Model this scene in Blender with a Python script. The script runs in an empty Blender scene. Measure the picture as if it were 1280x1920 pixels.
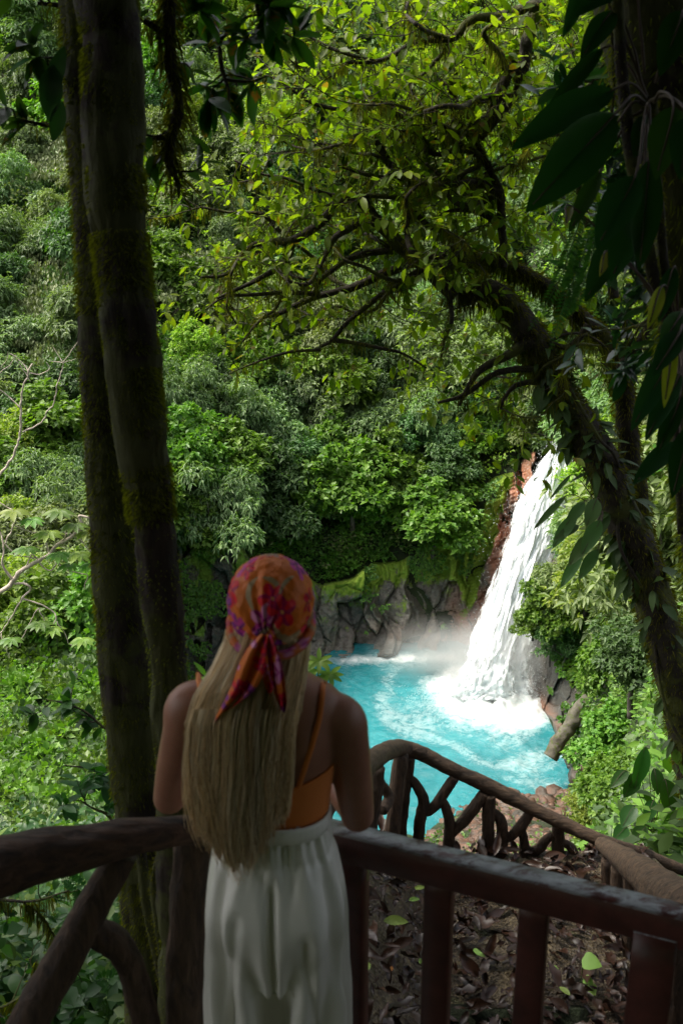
import bpy, math, random
import numpy as np
from mathutils import Vector

random.seed(7)
RNG = np.random.default_rng(11)
scene = bpy.context.scene
R = math.radians

# ------------------------------------------------------------ camera
CAM = np.array([0.0, 0.0, 2.3]); PITCH = R(17.0); F = 1867.0
cd = bpy.data.cameras.new("camera"); cam = bpy.data.objects.new("camera", cd)
scene.collection.objects.link(cam); scene.camera = cam
cam.location = CAM; cam.rotation_euler = (R(90) - PITCH, 0, 0)
cd.sensor_fit = 'VERTICAL'; cd.sensor_height = 36.0; cd.sensor_width = 24.0
cd.lens = 35.0; cd.clip_start = 0.05; cd.clip_end = 2000
cd.dof.use_dof = True; cd.dof.focus_distance = 40.0; cd.dof.aperture_fstop = 6.3

# ------------------------------------------------------------ light and sky
SUN_EL, SUN_AZ = R(58), R(-82)      # azimuth measured from +Y towards +X
w = bpy.data.worlds.new("World"); scene.world = w; w.use_nodes = True
wn = w.node_tree; bg = wn.nodes["Background"]
sky = wn.nodes.new("ShaderNodeTexSky"); sky.sky_type = 'NISHITA'; sky.sun_disc = False
sky.sun_elevation = SUN_EL; sky.sun_rotation = SUN_AZ
sky.dust_density = 6.0; sky.air_density = 1.0; sky.ozone_density = 0.6
hz = wn.nodes.new("ShaderNodeHueSaturation"); hz.inputs['Saturation'].default_value = .35   # a thin white overcast
wn.links.new(sky.outputs[0], hz.inputs['Color']); wn.links.new(hz.outputs[0], bg.inputs[0]); bg.inputs[1].default_value = 0.15
sd = bpy.data.lights.new("sun", 'SUN'); sun = bpy.data.objects.new("sun", sd)
scene.collection.objects.link(sun)
sd.energy = 2.6; sd.angle = R(20); sd.color = (1.0, 0.94, 0.78)
sv = Vector((math.sin(SUN_AZ) * math.cos(SUN_EL), math.cos(SUN_AZ) * math.cos(SUN_EL), math.sin(SUN_EL)))
sun.rotation_euler = sv.to_track_quat('Z', 'Y').to_euler(); sun.location = (0, 0, 40)
scene.view_settings.view_transform = 'Standard'; scene.view_settings.look = 'None'
scene.view_settings.exposure = 0.95; scene.view_settings.gamma = 1.0
scene.render.engine = 'CYCLES'
cy = scene.cycles
cy.use_denoising = True; cy.max_bounces = 7; cy.diffuse_bounces = 4; cy.glossy_bounces = 2
cy.transmission_bounces = 4; cy.transparent_max_bounces = 12; cy.volume_bounces = 1
cy.sample_clamp_indirect = 6.0; cy.caustics_reflective = False; cy.caustics_refractive = False
try:
    cy.denoiser = 'OPENIMAGEDENOISE'
except Exception:
    pass

# ------------------------------------------------------------ helpers
def P(x, y, Y):
    """point of the place seen at photo pixel (x, y), at forward distance Y metres"""
    x = np.asarray(x, float); y = np.asarray(y, float); Y = np.asarray(Y, float)
    u = (x - 640) / F; v = (960 - y) / F
    dy = math.cos(PITCH) + v * math.sin(PITCH); dz = -math.sin(PITCH) + v * math.cos(PITCH)
    t = Y / dy
    return np.stack([CAM[0] + u * t, CAM[1] + Y + 0 * t, CAM[2] + dz * t], -1)

def pxm(y, Y):
    """photo pixels per metre at that point"""
    v = (960 - y) / F
    return F / (Y / (math.cos(PITCH) + v * math.sin(PITCH)))

def nrm(a):
    return a / (np.linalg.norm(a, axis=-1, keepdims=True) + 1e-9)

_perm = np.random.default_rng(5).random((64, 64, 64)).astype(np.float32)
def vnoise(p):
    p = np.asarray(p, float); i = np.floor(p).astype(int); f = p - i; f = f * f * (3 - 2 * f)
    r = 0
    for dx in (0, 1):
        for dy in (0, 1):
            for dz in (0, 1):
                w_ = (f[..., 0] if dx else 1 - f[..., 0]) * (f[..., 1] if dy else 1 - f[..., 1]) * (f[..., 2] if dz else 1 - f[..., 2])
                r = r + w_ * _perm[(i[..., 0] + dx) % 64, (i[..., 1] + dy) % 64, (i[..., 2] + dz) % 64]
    return r * 2 - 1
def fbm(p, o=4):
    p = np.asarray(p, float); a, s = 1.0, 0
    for k in range(o):
        s = s + a * vnoise(p * (2 ** k) + 17.3 * k); a *= .5
    return s

def make_mesh(name, V, Fs, smooth=False, col=None, attrs=None):
    V = np.asarray(V, np.float32).reshape(-1, 3)
    if not isinstance(Fs, (list, tuple)): Fs = [Fs]
    Fs = [np.asarray(f, np.int32) for f in Fs if len(f)]
    me = bpy.data.meshes.new(name)
    nl = sum(f.size for f in Fs); nf = sum(len(f) for f in Fs)
    me.vertices.add(len(V)); me.vertices.foreach_set("co", V.ravel())
    me.loops.add(nl); me.loops.foreach_set("vertex_index", np.concatenate([f.ravel() for f in Fs]))
    me.polygons.add(nf)
    tot = np.concatenate([np.full(len(f), f.shape[1]) for f in Fs])
    me.polygons.foreach_set("loop_start", np.concatenate([[0], np.cumsum(tot)[:-1]]).astype(np.int32))
    me.update(calc_edges=True); me.validate()
    if smooth: me.polygons.foreach_set("use_smooth", np.ones(len(me.polygons), bool))
    if col is not None:
        a = me.color_attributes.new("Col", 'FLOAT_COLOR', 'POINT')
        c = np.ones((len(V), 4), np.float32); c[:, :3] = col; a.data.foreach_set("color", c.ravel())
    for k, v in (attrs or {}).items():
        a = me.attributes.new(k, 'FLOAT', 'POINT'); a.data.foreach_set("value", np.asarray(v, np.float32).ravel())
    return me

def link(name, me, mat=None, parent=None):
    o = bpy.data.objects.new(name, me); scene.collection.objects.link(o)
    if mat is not None and me is not None and not me.materials: me.materials.append(mat)
    if parent is not None: o.parent = parent; o.location = -np.array(parent.location)
    return o
def obj(name, V, Fs, mat, parent=None, smooth=False, col=None, attrs=None):
    return link(name, make_mesh(name, V, Fs, smooth, col, attrs), mat, parent)
def tag(o, label=None, cat=None, group=None, kind=None):
    if label: o["label"] = label
    if cat: o["category"] = cat
    if group: o["group"] = group
    if kind: o["kind"] = kind
    return o
def thing(name, loc, label, cat, group=None):
    o = bpy.data.objects.new(name, None); scene.collection.objects.link(o)
    o.location = [float(c) for c in loc]; o.empty_display_size = .2
    return tag(o, label, cat, group)

class Acc:
    def __init__(s): s.V = []; s.F = {}; s.n = 0
    def add(s, V, Fs):
        V = np.asarray(V, float).reshape(-1, 3)
        if not isinstance(Fs, (list, tuple)): Fs = [Fs]
        for f in Fs:
            f = np.asarray(f, int)
            if len(f): s.F.setdefault(f.shape[1], []).append(f + s.n)
        s.V.append(V); s.n += len(V)
    def get(s): return np.concatenate(s.V), [np.concatenate(f) for f in s.F.values()]
    def obj(s, name, mat, parent=None, smooth=False, **k):
        V, Fs = s.get(); return obj(name, V, Fs, mat, parent, smooth, **k)

def spline(pts, n):
    """Catmull-Rom through rows of any width, n samples"""
    p = np.asarray(pts, float)
    if len(p) == 2: return p[0] + (p[1] - p[0]) * np.linspace(0, 1, n)[:, None]
    p = np.vstack([2 * p[0] - p[1], p, 2 * p[-1] - p[-2]])
    m = len(p) - 3; t = np.linspace(0, m - 1e-6, n); i = t.astype(int); f = (t - i)[:, None]
    a, b, c, d = p[i], p[i + 1], p[i + 2], p[i + 3]
    return .5 * (2 * b + (c - a) * f + (2 * a - 5 * b + 4 * c - d) * f ** 2 + (3 * b - a - 3 * c + d) * f ** 3)

def tube(path, rad, sides=10, rough=0.0, freq=6.0, ridge=0.0, cap=True, seed=0.0, flat=None):
    path = np.asarray(path, float); n = len(path); rad = np.broadcast_to(np.asarray(rad, float), (n,))
    T = nrm(np.gradient(path, axis=0)); ref = np.array([0, 0, 1.0]) if abs(T[0, 2]) < .9 else np.array([1.0, 0, 0])
    A = np.zeros((n, 3)); a = nrm(np.cross(T[0], ref))
    for k in range(n):
        a = a - T[k] * np.dot(a, T[k]); a = a / (np.linalg.norm(a) + 1e-9); A[k] = a
    B = np.cross(T, A); th = np.linspace(0, 2 * math.pi, sides, endpoint=False)
    ring = np.cos(th)[None, :, None] * A[:, None] + np.sin(th)[None, :, None] * B[:, None]
    base = path[:, None] + ring * rad[:, None, None]
    s = 1.0
    if rough: s = s + rough * fbm(base * freq / max(rad.max(), 1e-3) * .1 + seed, 3)
    if ridge:
        along = np.cumsum(np.r_[0, np.linalg.norm(np.diff(path, axis=0), axis=1)])
        q = np.stack([np.broadcast_to(np.cos(th) * 2.6, (n, sides)), np.broadcast_to(np.sin(th) * 2.6, (n, sides)),
                      np.broadcast_to((along / max(rad.max(), 1e-3) * .55)[:, None], (n, sides))], -1)
        s = s + ridge * (1 - 2 * np.abs(fbm(q + seed, 3)))
    V = path[:, None] + ring * (rad[:, None, None] * (s[..., None] if np.ndim(s) else s))
    V = V.reshape(-1, 3)
    i = np.arange(n - 1)[:, None] * sides; j = np.arange(sides)[None]; j2 = (j + 1) % sides
    Q = np.stack([i + j, i + j2, i + sides + j2, i + sides + j], -1).reshape(-1, 4)
    Fs = [Q]
    if cap:
        V = np.vstack([V, path[0], path[-1]]); c0, c1 = len(V) - 2, len(V) - 1; j = j[0]; j2 = j2[0]
        Fs.append(np.concatenate([np.stack([j2, j, np.full(sides, c0)], -1),
                                  np.stack([(n - 1) * sides + j, (n - 1) * sides + j2, np.full(sides, c1)], -1)]))
    return V, Fs

def ptube(pp, n=40, sides=12, **k):
    """tube through (px, py, Y, radius_m) rows"""
    s = spline(np.array(pp, float), n)
    return tube(P(s[:, 0], s[:, 1], s[:, 2]), s[:, 3], sides, **k)

def leaves(pos, d, up, L, W, fold=.18, droop=.12):
    """many simple folded leaves: two facets each"""
    pos = np.asarray(pos, float); n = len(pos); L = np.broadcast_to(L, n)[:, None]; W = np.broadcast_to(W, n)[:, None]
    d = nrm(d); side = nrm(np.cross(d, up)); nn = np.cross(side, d)
    mid = pos + d * L * .48
    l = mid + side * W * .5 + nn * fold * W; r = mid - side * W * .5 + nn * fold * W
    t = pos + d * L; t[:, 2] -= (droop * L)[:, 0]
    V = np.stack([pos, l, t, r], 1).reshape(-1, 3); b = np.arange(n)[:, None] * 4
    return V, np.concatenate([b + [0, 3, 2], b + [0, 2, 1]])

def big_leaves(pos, d, up, L, W, seg=6, droop=.3, fold=.15, peak=.9, wav=0.04, rng=RNG):
    """leaves with a rounded outline, a midrib fold and a bend"""
    pos = np.asarray(pos, float); n = len(pos); L = np.broadcast_to(L, n).astype(float); W = np.broadcast_to(W, n).astype(float)
    droop = np.broadcast_to(droop, n)
    d = nrm(np.asarray(d, float)); side = nrm(np.cross(d, up)); nn = np.cross(side, d)
    t = np.linspace(0, 1, seg + 1); prof = np.sin(math.pi * t ** peak) ** .8; prof[0] = .04; prof[-1] = .0
    out = []
    for k, tk in enumerate(t):
        c = pos + d * (L * tk)[:, None] - nn * (droop * L * tk ** 2)[:, None]
        w_ = (W * prof[k] * .5)[:, None]; z = nn * (fold + rng.normal(0, wav, (n, 1))) * w_ * 1.6
        out += [c + side * w_ + z, c, c - side * w_ + z]
    V = np.stack(out, 1).reshape(-1, 3); m = 3 * (seg + 1); f = []
    for k in range(seg):
        a = 3 * k; f += [[a, a + 1, a + 4, a + 3], [a + 1, a + 2, a + 5, a + 4]]
    return V, (np.arange(n)[:, None, None] * m + np.array(f)[None]).reshape(-1, 4)

def rand_dir(n, rng, zmin=-1.0):
    z = rng.uniform(zmin, 1, n); a = rng.uniform(0, 2 * math.pi, n); r = np.sqrt(1 - z * z)
    return np.stack([r * np.cos(a), r * np.sin(a), z], -1)

def inpoly(x, y, poly):
    x = np.asarray(x, float); y = np.asarray(y, float); c = np.zeros(x.shape, bool); n = len(poly)
    for i in range(n):
        x1, y1 = poly[i]; x2, y2 = poly[(i + 1) % n]
        if y1 == y2: continue
        c ^= ((y1 > y) != (y2 > y)) & (x < (x2 - x1) * (y - y1) / (y2 - y1) + x1)
    return c
# ------------------------------------------------------------ materials
def newmat(name):
    m = bpy.data.materials.new(name); m.use_nodes = True
    nt = m.node_tree; b = nt.nodes["Principled BSDF"]; return m, nt, b
def node(nt, t, **k):
    n = nt.nodes.new(t)
    for a, v in k.items():
        if a.startswith('i_'): n.inputs[int(a[2:])].default_value = v
        else: setattr(n, a, v)
    return n
def ramp(nt, stops, fac):
    r = nt.nodes.new("ShaderNodeValToRGB"); e = r.color_ramp.elements
    while len(e) < len(stops): e.new(.5)
    for q, (p, c) in zip(e, stops): q.position = p; q.color = (*c, 1) if len(c) == 3 else c
    nt.links.new(fac, r.inputs[0]); return r.outputs[0]
def mixc(nt, a, b, fac, mode='MIX'):
    m = nt.nodes.new("ShaderNodeMix"); m.data_type = 'RGBA'; m.blend_type = mode
    for sock, v in ((m.inputs[0], fac), (m.inputs[6], a), (m.inputs[7], b)):
        if hasattr(v, 'links'): nt.links.new(v, sock)
        elif isinstance(v, tuple): sock.default_value = (*v, 1)
        else: sock.default_value = v
    return m.outputs[2]
def math_(nt, op, a, b=None, c=None, clamp=False):
    m = nt.nodes.new("ShaderNodeMath"); m.operation = op; m.use_clamp = clamp
    for s, v in zip(m.inputs, (a, b, c)):
        if v is None: continue
        if hasattr(v, 'links'): nt.links.new(v, s)
        else: s.default_value = v
    return m.outputs[0]
def noise(nt, scale, detail=4, rough=.6, vec=None, dist=0.0):
    n = nt.nodes.new("ShaderNodeTexNoise"); n.inputs['Scale'].default_value = scale
    n.inputs['Detail'].default_value = detail; n.inputs['Roughness'].default_value = rough; n.inputs['Distortion'].default_value = dist
    if vec is not None: nt.links.new(vec, n.inputs['Vector'])
    return n.outputs[0]
def objco(nt, scale=(1, 1, 1)):
    tc = nt.nodes.new("ShaderNodeTexCoord"); mp = nt.nodes.new("ShaderNodeMapping")
    mp.inputs['Scale'].default_value = scale; nt.links.new(tc.outputs['Object'], mp.inputs[0]); return mp.outputs[0]
def bump(nt, b, h, strength=.5, dist=.02):
    n = nt.nodes.new("ShaderNodeBump"); n.inputs['Strength'].default_value = strength; n.inputs['Distance'].default_value = dist
    nt.links.new(h, n.inputs['Height']); nt.links.new(n.outputs[0], b.inputs['Normal'])
def attr(nt, name):
    a = nt.nodes.new("ShaderNodeAttribute"); a.attribute_name = name; return a

def leafmat(name, c1, c2, rough=.45, trans=.35, spec=.35, spots=None):
    m, nt, b = newmat(name)
    g = nt.nodes.new("ShaderNodeNewGeometry"); oi = nt.nodes.new("ShaderNodeObjectInfo")
    mid = tuple((a + c) / 2 for a, c in zip(c1, c2))
    col = ramp(nt, [(0, c1), (.55, mid), (1, c2)], g.outputs['Random Per Island'])
    hs = nt.nodes.new("ShaderNodeHueSaturation"); nt.links.new(col, hs.inputs['Color'])
    nt.links.new(math_(nt, 'MULTIPLY_ADD', oi.outputs['Random'], .035, .4825), hs.inputs['Hue'])
    nt.links.new(math_(nt, 'MULTIPLY_ADD', oi.outputs['Random'], .5, .78), hs.inputs['Value'])
    c = hs.outputs[0]
    if spots:
        f = ramp(nt, [(.60, (0, 0, 0)), (.68, (1, 1, 1))], noise(nt, spots[1], 3, .6, objco(nt)))
        c = mixc(nt, c, spots[0], f)
    nt.links.new(c, b.inputs['Base Color']); b.inputs['Roughness'].default_value = rough
    b.inputs['Specular IOR Level'].default_value = spec
    tr = nt.nodes.new("ShaderNodeBsdfTranslucent"); mx = nt.nodes.new("ShaderNodeMixShader")
    tc = mixc(nt, c, (1.6, 1.9, .45), 1.0, 'MULTIPLY'); nt.links.new(tc, tr.inputs[0])
    mx.inputs[0].default_value = trans
    out = nt.nodes["Material Output"]
    nt.links.new(b.outputs[0], mx.inputs[1]); nt.links.new(tr.outputs[0], mx.inputs[2]); nt.links.new(mx.outputs[0], out.inputs[0])
    return m

def barkmat(name, dark, light, moss=None, moss_amt=.5, stretch=(14, 14, 2.5), bs=.6, bd=.012, rough=.85, mscale=5):
    m, nt, b = newmat(name); v = objco(nt, stretch)
    n1 = noise(nt, 1.0, 6, .7, v, .6); c = ramp(nt, [(.3, dark), (.72, light)], n1)
    if moss:
        mm = noise(nt, mscale, 5, .65, objco(nt))
        mask = ramp(nt, [(.62 - moss_amt * .35, (0, 0, 0)), (.70 - moss_amt * .35, (1, 1, 1))], mm)
        mc = mixc(nt, moss, tuple(q * .45 for q in moss), noise(nt, 40, 4, .7, objco(nt)))
        c = mixc(nt, c, mc, mask)
    nt.links.new(c, b.inputs['Base Color']); b.inputs['Roughness'].default_value = rough
    bump(nt, b, n1, bs, bd); return m

def stone(name, cols, moss=None, attrname=None, scale=.5, wet=.45, bstr=.7, bdist=.25):
    m, nt, b = newmat(name); v = objco(nt)
    n1 = noise(nt, scale, 8, .65, v, .4); c = ramp(nt, cols, n1)
    n2 = noise(nt, scale * 7, 6, .7, v); c = mixc(nt, c, mixc(nt, c, (.35, .35, .35), 1.0, 'MULTIPLY'), ramp(nt, [(.45, (0, 0, 0)), (.7, (1, 1, 1))], n2))
    if attrname:
        a = attr(nt, attrname); rr = mixc(nt, (.46, .19, .10), (.24, .11, .07), n2); c = mixc(nt, c, rr, a.outputs['Fac'])
    if moss:
        am = attr(nt, 'moss'); mn = math_(nt, 'ADD', noise(nt, .8, 6, .75, v), math_(nt, 'MULTIPLY', am.outputs['Fac'], .8))
        mask = ramp(nt, [(.76, (0, 0, 0)), (.86, (1, 1, 1))], mn)
        mc = mixc(nt, moss, tuple(q * .4 for q in moss), noise(nt, 5, 6, .8, v)); c = mixc(nt, c, mc, mask)
        nt.links.new(math_(nt, 'MULTIPLY_ADD', mask, .5, wet), b.inputs['Roughness'])
    else: b.inputs['Roughness'].default_value = wet
    nt.links.new(c, b.inputs['Base Color'])
    bump(nt, b, math_(nt, 'ADD', n1, math_(nt, 'MULTIPLY', n2, .5)), bstr, bdist); return m

M = {}
M['silver'] = leafmat('silvery_leaf', (.095, .175, .06), (.235, .33, .14), .46, .24, .4)
M['bright'] = leafmat('bright_leaf', (.06, .14, .018), (.165, .28, .04), .45, .32, .35)
M['yellow'] = leafmat('yellowgreen_leaf', (.14, .23, .03), (.30, .38, .06), .45, .38, .4)
M['dark'] = leafmat('dark_leaf', (.035, .09, .022), (.09, .18, .045), .55, .25, .5)
M['olive'] = leafmat('olive_leaf', (.10, .14, .045), (.22, .27, .10), .5, .28, .4)
M['cover'] = leafmat('cover_leaf', (.045, .11, .018), (.14, .25, .045), .45, .3, .4)
M['canopy'] = leafmat('canopy_leaf', (.07, .135, .010), (.22, .29, .022), .42, .58, .35, ((.16, .09, .02), 9))
M['near'] = leafmat('near_leaf', (.016, .06, .012), (.045, .115, .025), .4, .35, .35)
M['nearhole'] = leafmat('spotted_leaf', (.02, .075, .015), (.05, .13, .025), .38, .4, .4, ((.22, .09, .025), 14))
M['big'] = leafmat('big_leaf', (.008, .035, .010), (.022, .075, .024), .28, .3, .6)
M['yleaf'] = leafmat('old_leaf', (.25, .28, .03), (.35, .30, .04), .5, .4, .3)
M['brown'] = leafmat('dead_leaf', (.018, .008, .004), (.065, .028, .014), .38, .05, .5)
M['fallen_green'] = leafmat('fallen_leaf', (.20, .36, .06), (.32, .48, .10), .5, .2, .4)
M['moss'] = leafmat('moss_blade', (.07, .08, .008), (.26, .25, .03), .8, .4, .1)
M['hangmoss'] = leafmat('hanging_moss', (.04, .04, .010), (.13, .12, .02), .9, .35, .1)
M['fern'] = leafmat('fern_leaf', (.03, .12, .03), (.08, .22, .06), .4, .35, .4)
M['trunk'] = barkmat('mossy_bark', (.008, .005, .003), (.035, .022, .012), (.07, .075, .010), .6, (22, 22, 5), .8, .02)
M['smoothtrunk'] = barkmat('smooth_bark', (.005, .003, .0018), (.036, .020, .010), (.065, .07, .009), .62, (26, 26, 6), .9, .02)
M['limb'] = barkmat('limb_bark', (.012, .009, .006), (.045, .032, .02), (.085, .095, .012), .35, (12, 12, 12), .8, .03, mscale=3)
M['farbark'] = barkmat('far_bark', (.05, .045, .035), (.16, .14, .11), None, 0, (4, 4, 1), .5, .03)
M['palebark'] = barkmat('pale_bark', (.30, .24, .19), (.62, .53, .45), None, 0, (6, 6, 6), .3, .01)
M['logwood'] = barkmat('log_wood', (.006, .003, .002), (.15, .080, .045), None, 0, (8, 42, 42), 1.0, .02, .7)
M['railwood'] = barkmat('branch_wood', (.010, .006, .004), (.17, .105, .062), None, 0, (9, 30, 30), 1.0, .02, .75)

M['postwood'] = barkmat('post_wood', (.008, .004, .003), (.14, .085, .05), None, 0, (42, 42, 8), 1.0, .02, .75)
# ============================================================ TERRAIN
def _left():
    return [(3000, 2), (1900, 6), (1700, 10), (1500, 20), (1300, 34), (1150, 45), (1010, 53), (860, 61), (700, 70), (500, 80), (250, 96), (0, 116), (-420, 150)]
GRID = {
 -900: _left(), 0: _left(), 215: _left(),
 330: [(3000, 2), (1900, 5), (1700, 8), (1550, 16), (1420, 32), (1330, 52), (1280, 60), (1000, 63.5), (850, 67), (600, 79), (300, 96), (0, 118), (-420, 150)],
 400: [(3000, 2), (1900, 4.5), (1710, 7), (1600, 26), (1545, 44.6), (1420, 55), (1262, 62), (990, 65), (840, 69), (600, 81), (300, 97), (0, 119), (-420, 150)],
 480: [(3000, 2), (1900, 4.5), (1710, 7), (1640, 26), (1585, 42.6), (1430, 55), (1235, 64.5), (1030, 67), (860, 72), (600, 82), (300, 98), (0, 120), (-420, 150)],
 600: [(3000, 2), (1900, 4.3), (1715, 7), (1640, 27), (1585, 42.6), (1430, 55), (1213, 66.3), (1040, 68.5), (870, 74), (620, 83), (320, 99), (0, 120), (-420, 150)],
 800: [(3000, 2), (1900, 4.3), (1720, 7), (1640, 27), (1580, 42.8), (1430, 55), (1206, 66.8), (1000, 69.5), (840, 75), (620, 84), (320, 100), (0, 121), (-420, 150)],
 900: [(3000, 2), (1900, 4.3), (1720, 7), (1600, 30), (1515, 46.1), (1400, 56.5), (1212, 66.5), (930, 71), (815, 76), (620, 84), (320, 100), (0, 121), (-420, 150)],
 965: [(3000, 2), (1900, 4.3), (1720, 7), (1590, 31), (1500, 46.6), (1395, 56.5), (1232, 66), (890, 71.5), (800, 76), (620, 84), (320, 100), (0, 121), (-420, 150)],
 1000: [(3000, 2), (1900, 4.3), (1720, 7), (1590, 31), (1500, 46.6), (1400, 56), (1293, 59.3), (1190, 61), (1080, 65.5), (850, 72), (450, 88), (100, 115), (-420, 150)],
 1050: [(3000, 2), (1900, 4.3), (1720, 7), (1590, 31), (1500, 46.6), (1435, 51.5), (1368, 52.5), (1230, 54.5), (1040, 62), (835, 72.5), (450, 88), (100, 115), (-420, 150)],
 1085: [(3000, 2), (1900, 4.3), (1720, 7.5), (1590, 29), (1500, 44.8), (1475, 47.2), (1440, 48.4), (1250, 52), (1060, 59), (840, 70), (450, 87), (100, 114), (-420, 150)],
 1130: [(3000, 2), (1900, 4.5), (1720, 7.5), (1590, 19), (1500, 30), (1440, 37), (1360, 42), (1240, 47), (1080, 53), (860, 67), (450, 86), (100, 113), (-420, 150)],
 1210: [(3000, 2), (1900, 5), (1720, 7), (1600, 10), (1500, 13), (1420, 17), (1320, 23), (1200, 32), (1080, 42), (880, 58), (450, 84), (100, 112), (-420, 150)],
 1320: [(3000, 2), (1900, 4.6), (1720, 6.2), (1600, 8), (1500, 10), (1420, 12.5), (1320, 16), (1200, 23), (1080, 34), (880, 53), (450, 80), (100, 110), (-420, 150)],
}
GRID[2100] = GRID[1320]
_cx = np.array(sorted(GRID)); _gy = np.array([[r[0] for r in GRID[c]] for c in _cx], float); _gY = np.array([[r[1] for r in GRID[c]] for c in _cx], float)
NR = _gy.shape[1]
def terr_t(px, t):
    px = np.asarray(px, float); t = np.clip(np.asarray(t, float), 0, NR - 1 - 1e-6)
    i = np.clip(np.searchsorted(_cx, px) - 1, 0, len(_cx) - 2); f = (px - _cx[i]) / (_cx[i + 1] - _cx[i]); f = np.clip(f, 0, 1)
    j = t.astype(int); g = t - j
    def b(A): return (A[i, j] * (1 - f) + A[i + 1, j] * f) * (1 - g) + (A[i, j + 1] * (1 - f) + A[i + 1, j + 1] * f) * g
    return b(_gy), b(_gY)
_tt = np.linspace(0, NR - 1 - 1e-5, 500)
def terr_px(px, py):
    """forward distance of the ground at photo pixel (px, py)"""
    px = np.atleast_1d(np.asarray(px, float)); py = np.atleast_1d(np.asarray(py, float)); out = np.zeros(len(px))
    for k0 in range(0, len(px), 4000):
        a = px[k0:k0 + 4000]; yy, YY = terr_t(a[:, None] + 0 * _tt, _tt + 0 * a[:, None])
        k = np.argmin(np.abs(yy - py[k0:k0 + 4000][:, None]), 1); out[k0:k0 + 4000] = YY[np.arange(len(a)), k]
    return out
POOL_Z = -28.0
RIGHTROCK = [(985, 1310), (985, 1230), (1010, 1195), (1050, 1250), (1090, 1300), (1118, 1370), (1125, 1440), (1095, 1490), (1050, 1430), (1035, 1350)]
CLIFF = [(480, 1250), (480, 1080), (560, 1075), (600, 1095), (660, 1085), (695, 1055), (760, 1050), (800, 1010), (860, 960), (915, 900), (960, 880), (1010, 838), (1095, 838), (1085, 950), (1060, 1060), (1000, 1240), (860, 1225)]
LEFTROCK = [(330, 1310), (330, 1060), (370, 1010), (420, 985), (480, 1060), (485, 1260)]
POOLP = [(380, 1270), (590, 1212), (860, 1212), (990, 1240), (1000, 1300), (1045, 1370), (1075, 1450), (1085, 1500), (1000, 1510), (880, 1510), (850, 1560), (820, 1588), (400, 1590)]

cols = np.r_[np.linspace(-900, 0, 40), np.linspace(6, 1320, 330), np.linspace(1330, 2100, 40)]
rows = np.linspace(0, NR - 1 - 1e-5, 420)
CC, RR = np.meshgrid(cols, rows); yy, YY = terr_t(CC, RR); TV = P(CC, yy, YY)
nz = fbm(TV * .35, 4) * np.clip(YY / 40, .1, 1)[..., ]
TV = TV + np.stack([0 * nz, 0 * nz, nz * .45], -1)
# ground around and behind the viewer: rises into the slope above
extra = []
for (Yb, zb, wx) in ((-26, 13, 40), (-14, 6.5, 26), (-6, 1.2, 14), (-2.2, -.35, 7), (1.2, -1.7, 3.2)):
    X = (cols - 640) / 900 * wx; extra.append(np.stack([X, 0 * X + Yb, zb + .3 * np.sin(X)], -1))
TV = np.concatenate([np.array(extra), TV], 0)
nr, nc = TV.shape[:2]
ii = np.arange(nr - 1)[:, None] * nc + np.arange(nc - 1)[None]
TF = np.stack([ii, ii + 1, ii + nc + 1, ii + nc], -1).reshape(-1, 4)
m, nt, b = newmat('soil'); v = objco(nt)
c = ramp(nt, [(.3, (.018, .014, .008)), (.5, (.022, .035, .010)), (.75, (.035, .06, .014))], noise(nt, .6, 8, .7, v))
nt.links.new(c, b.inputs['Base Color']); b.inputs['Roughness'].default_value = .9; bump(nt, b, noise(nt, 3, 6, .7, v), .8, .2)
M['soil'] = m
tag(obj('hillside_ground', TV, TF, M['soil'], smooth=True), kind='structure')

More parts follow.
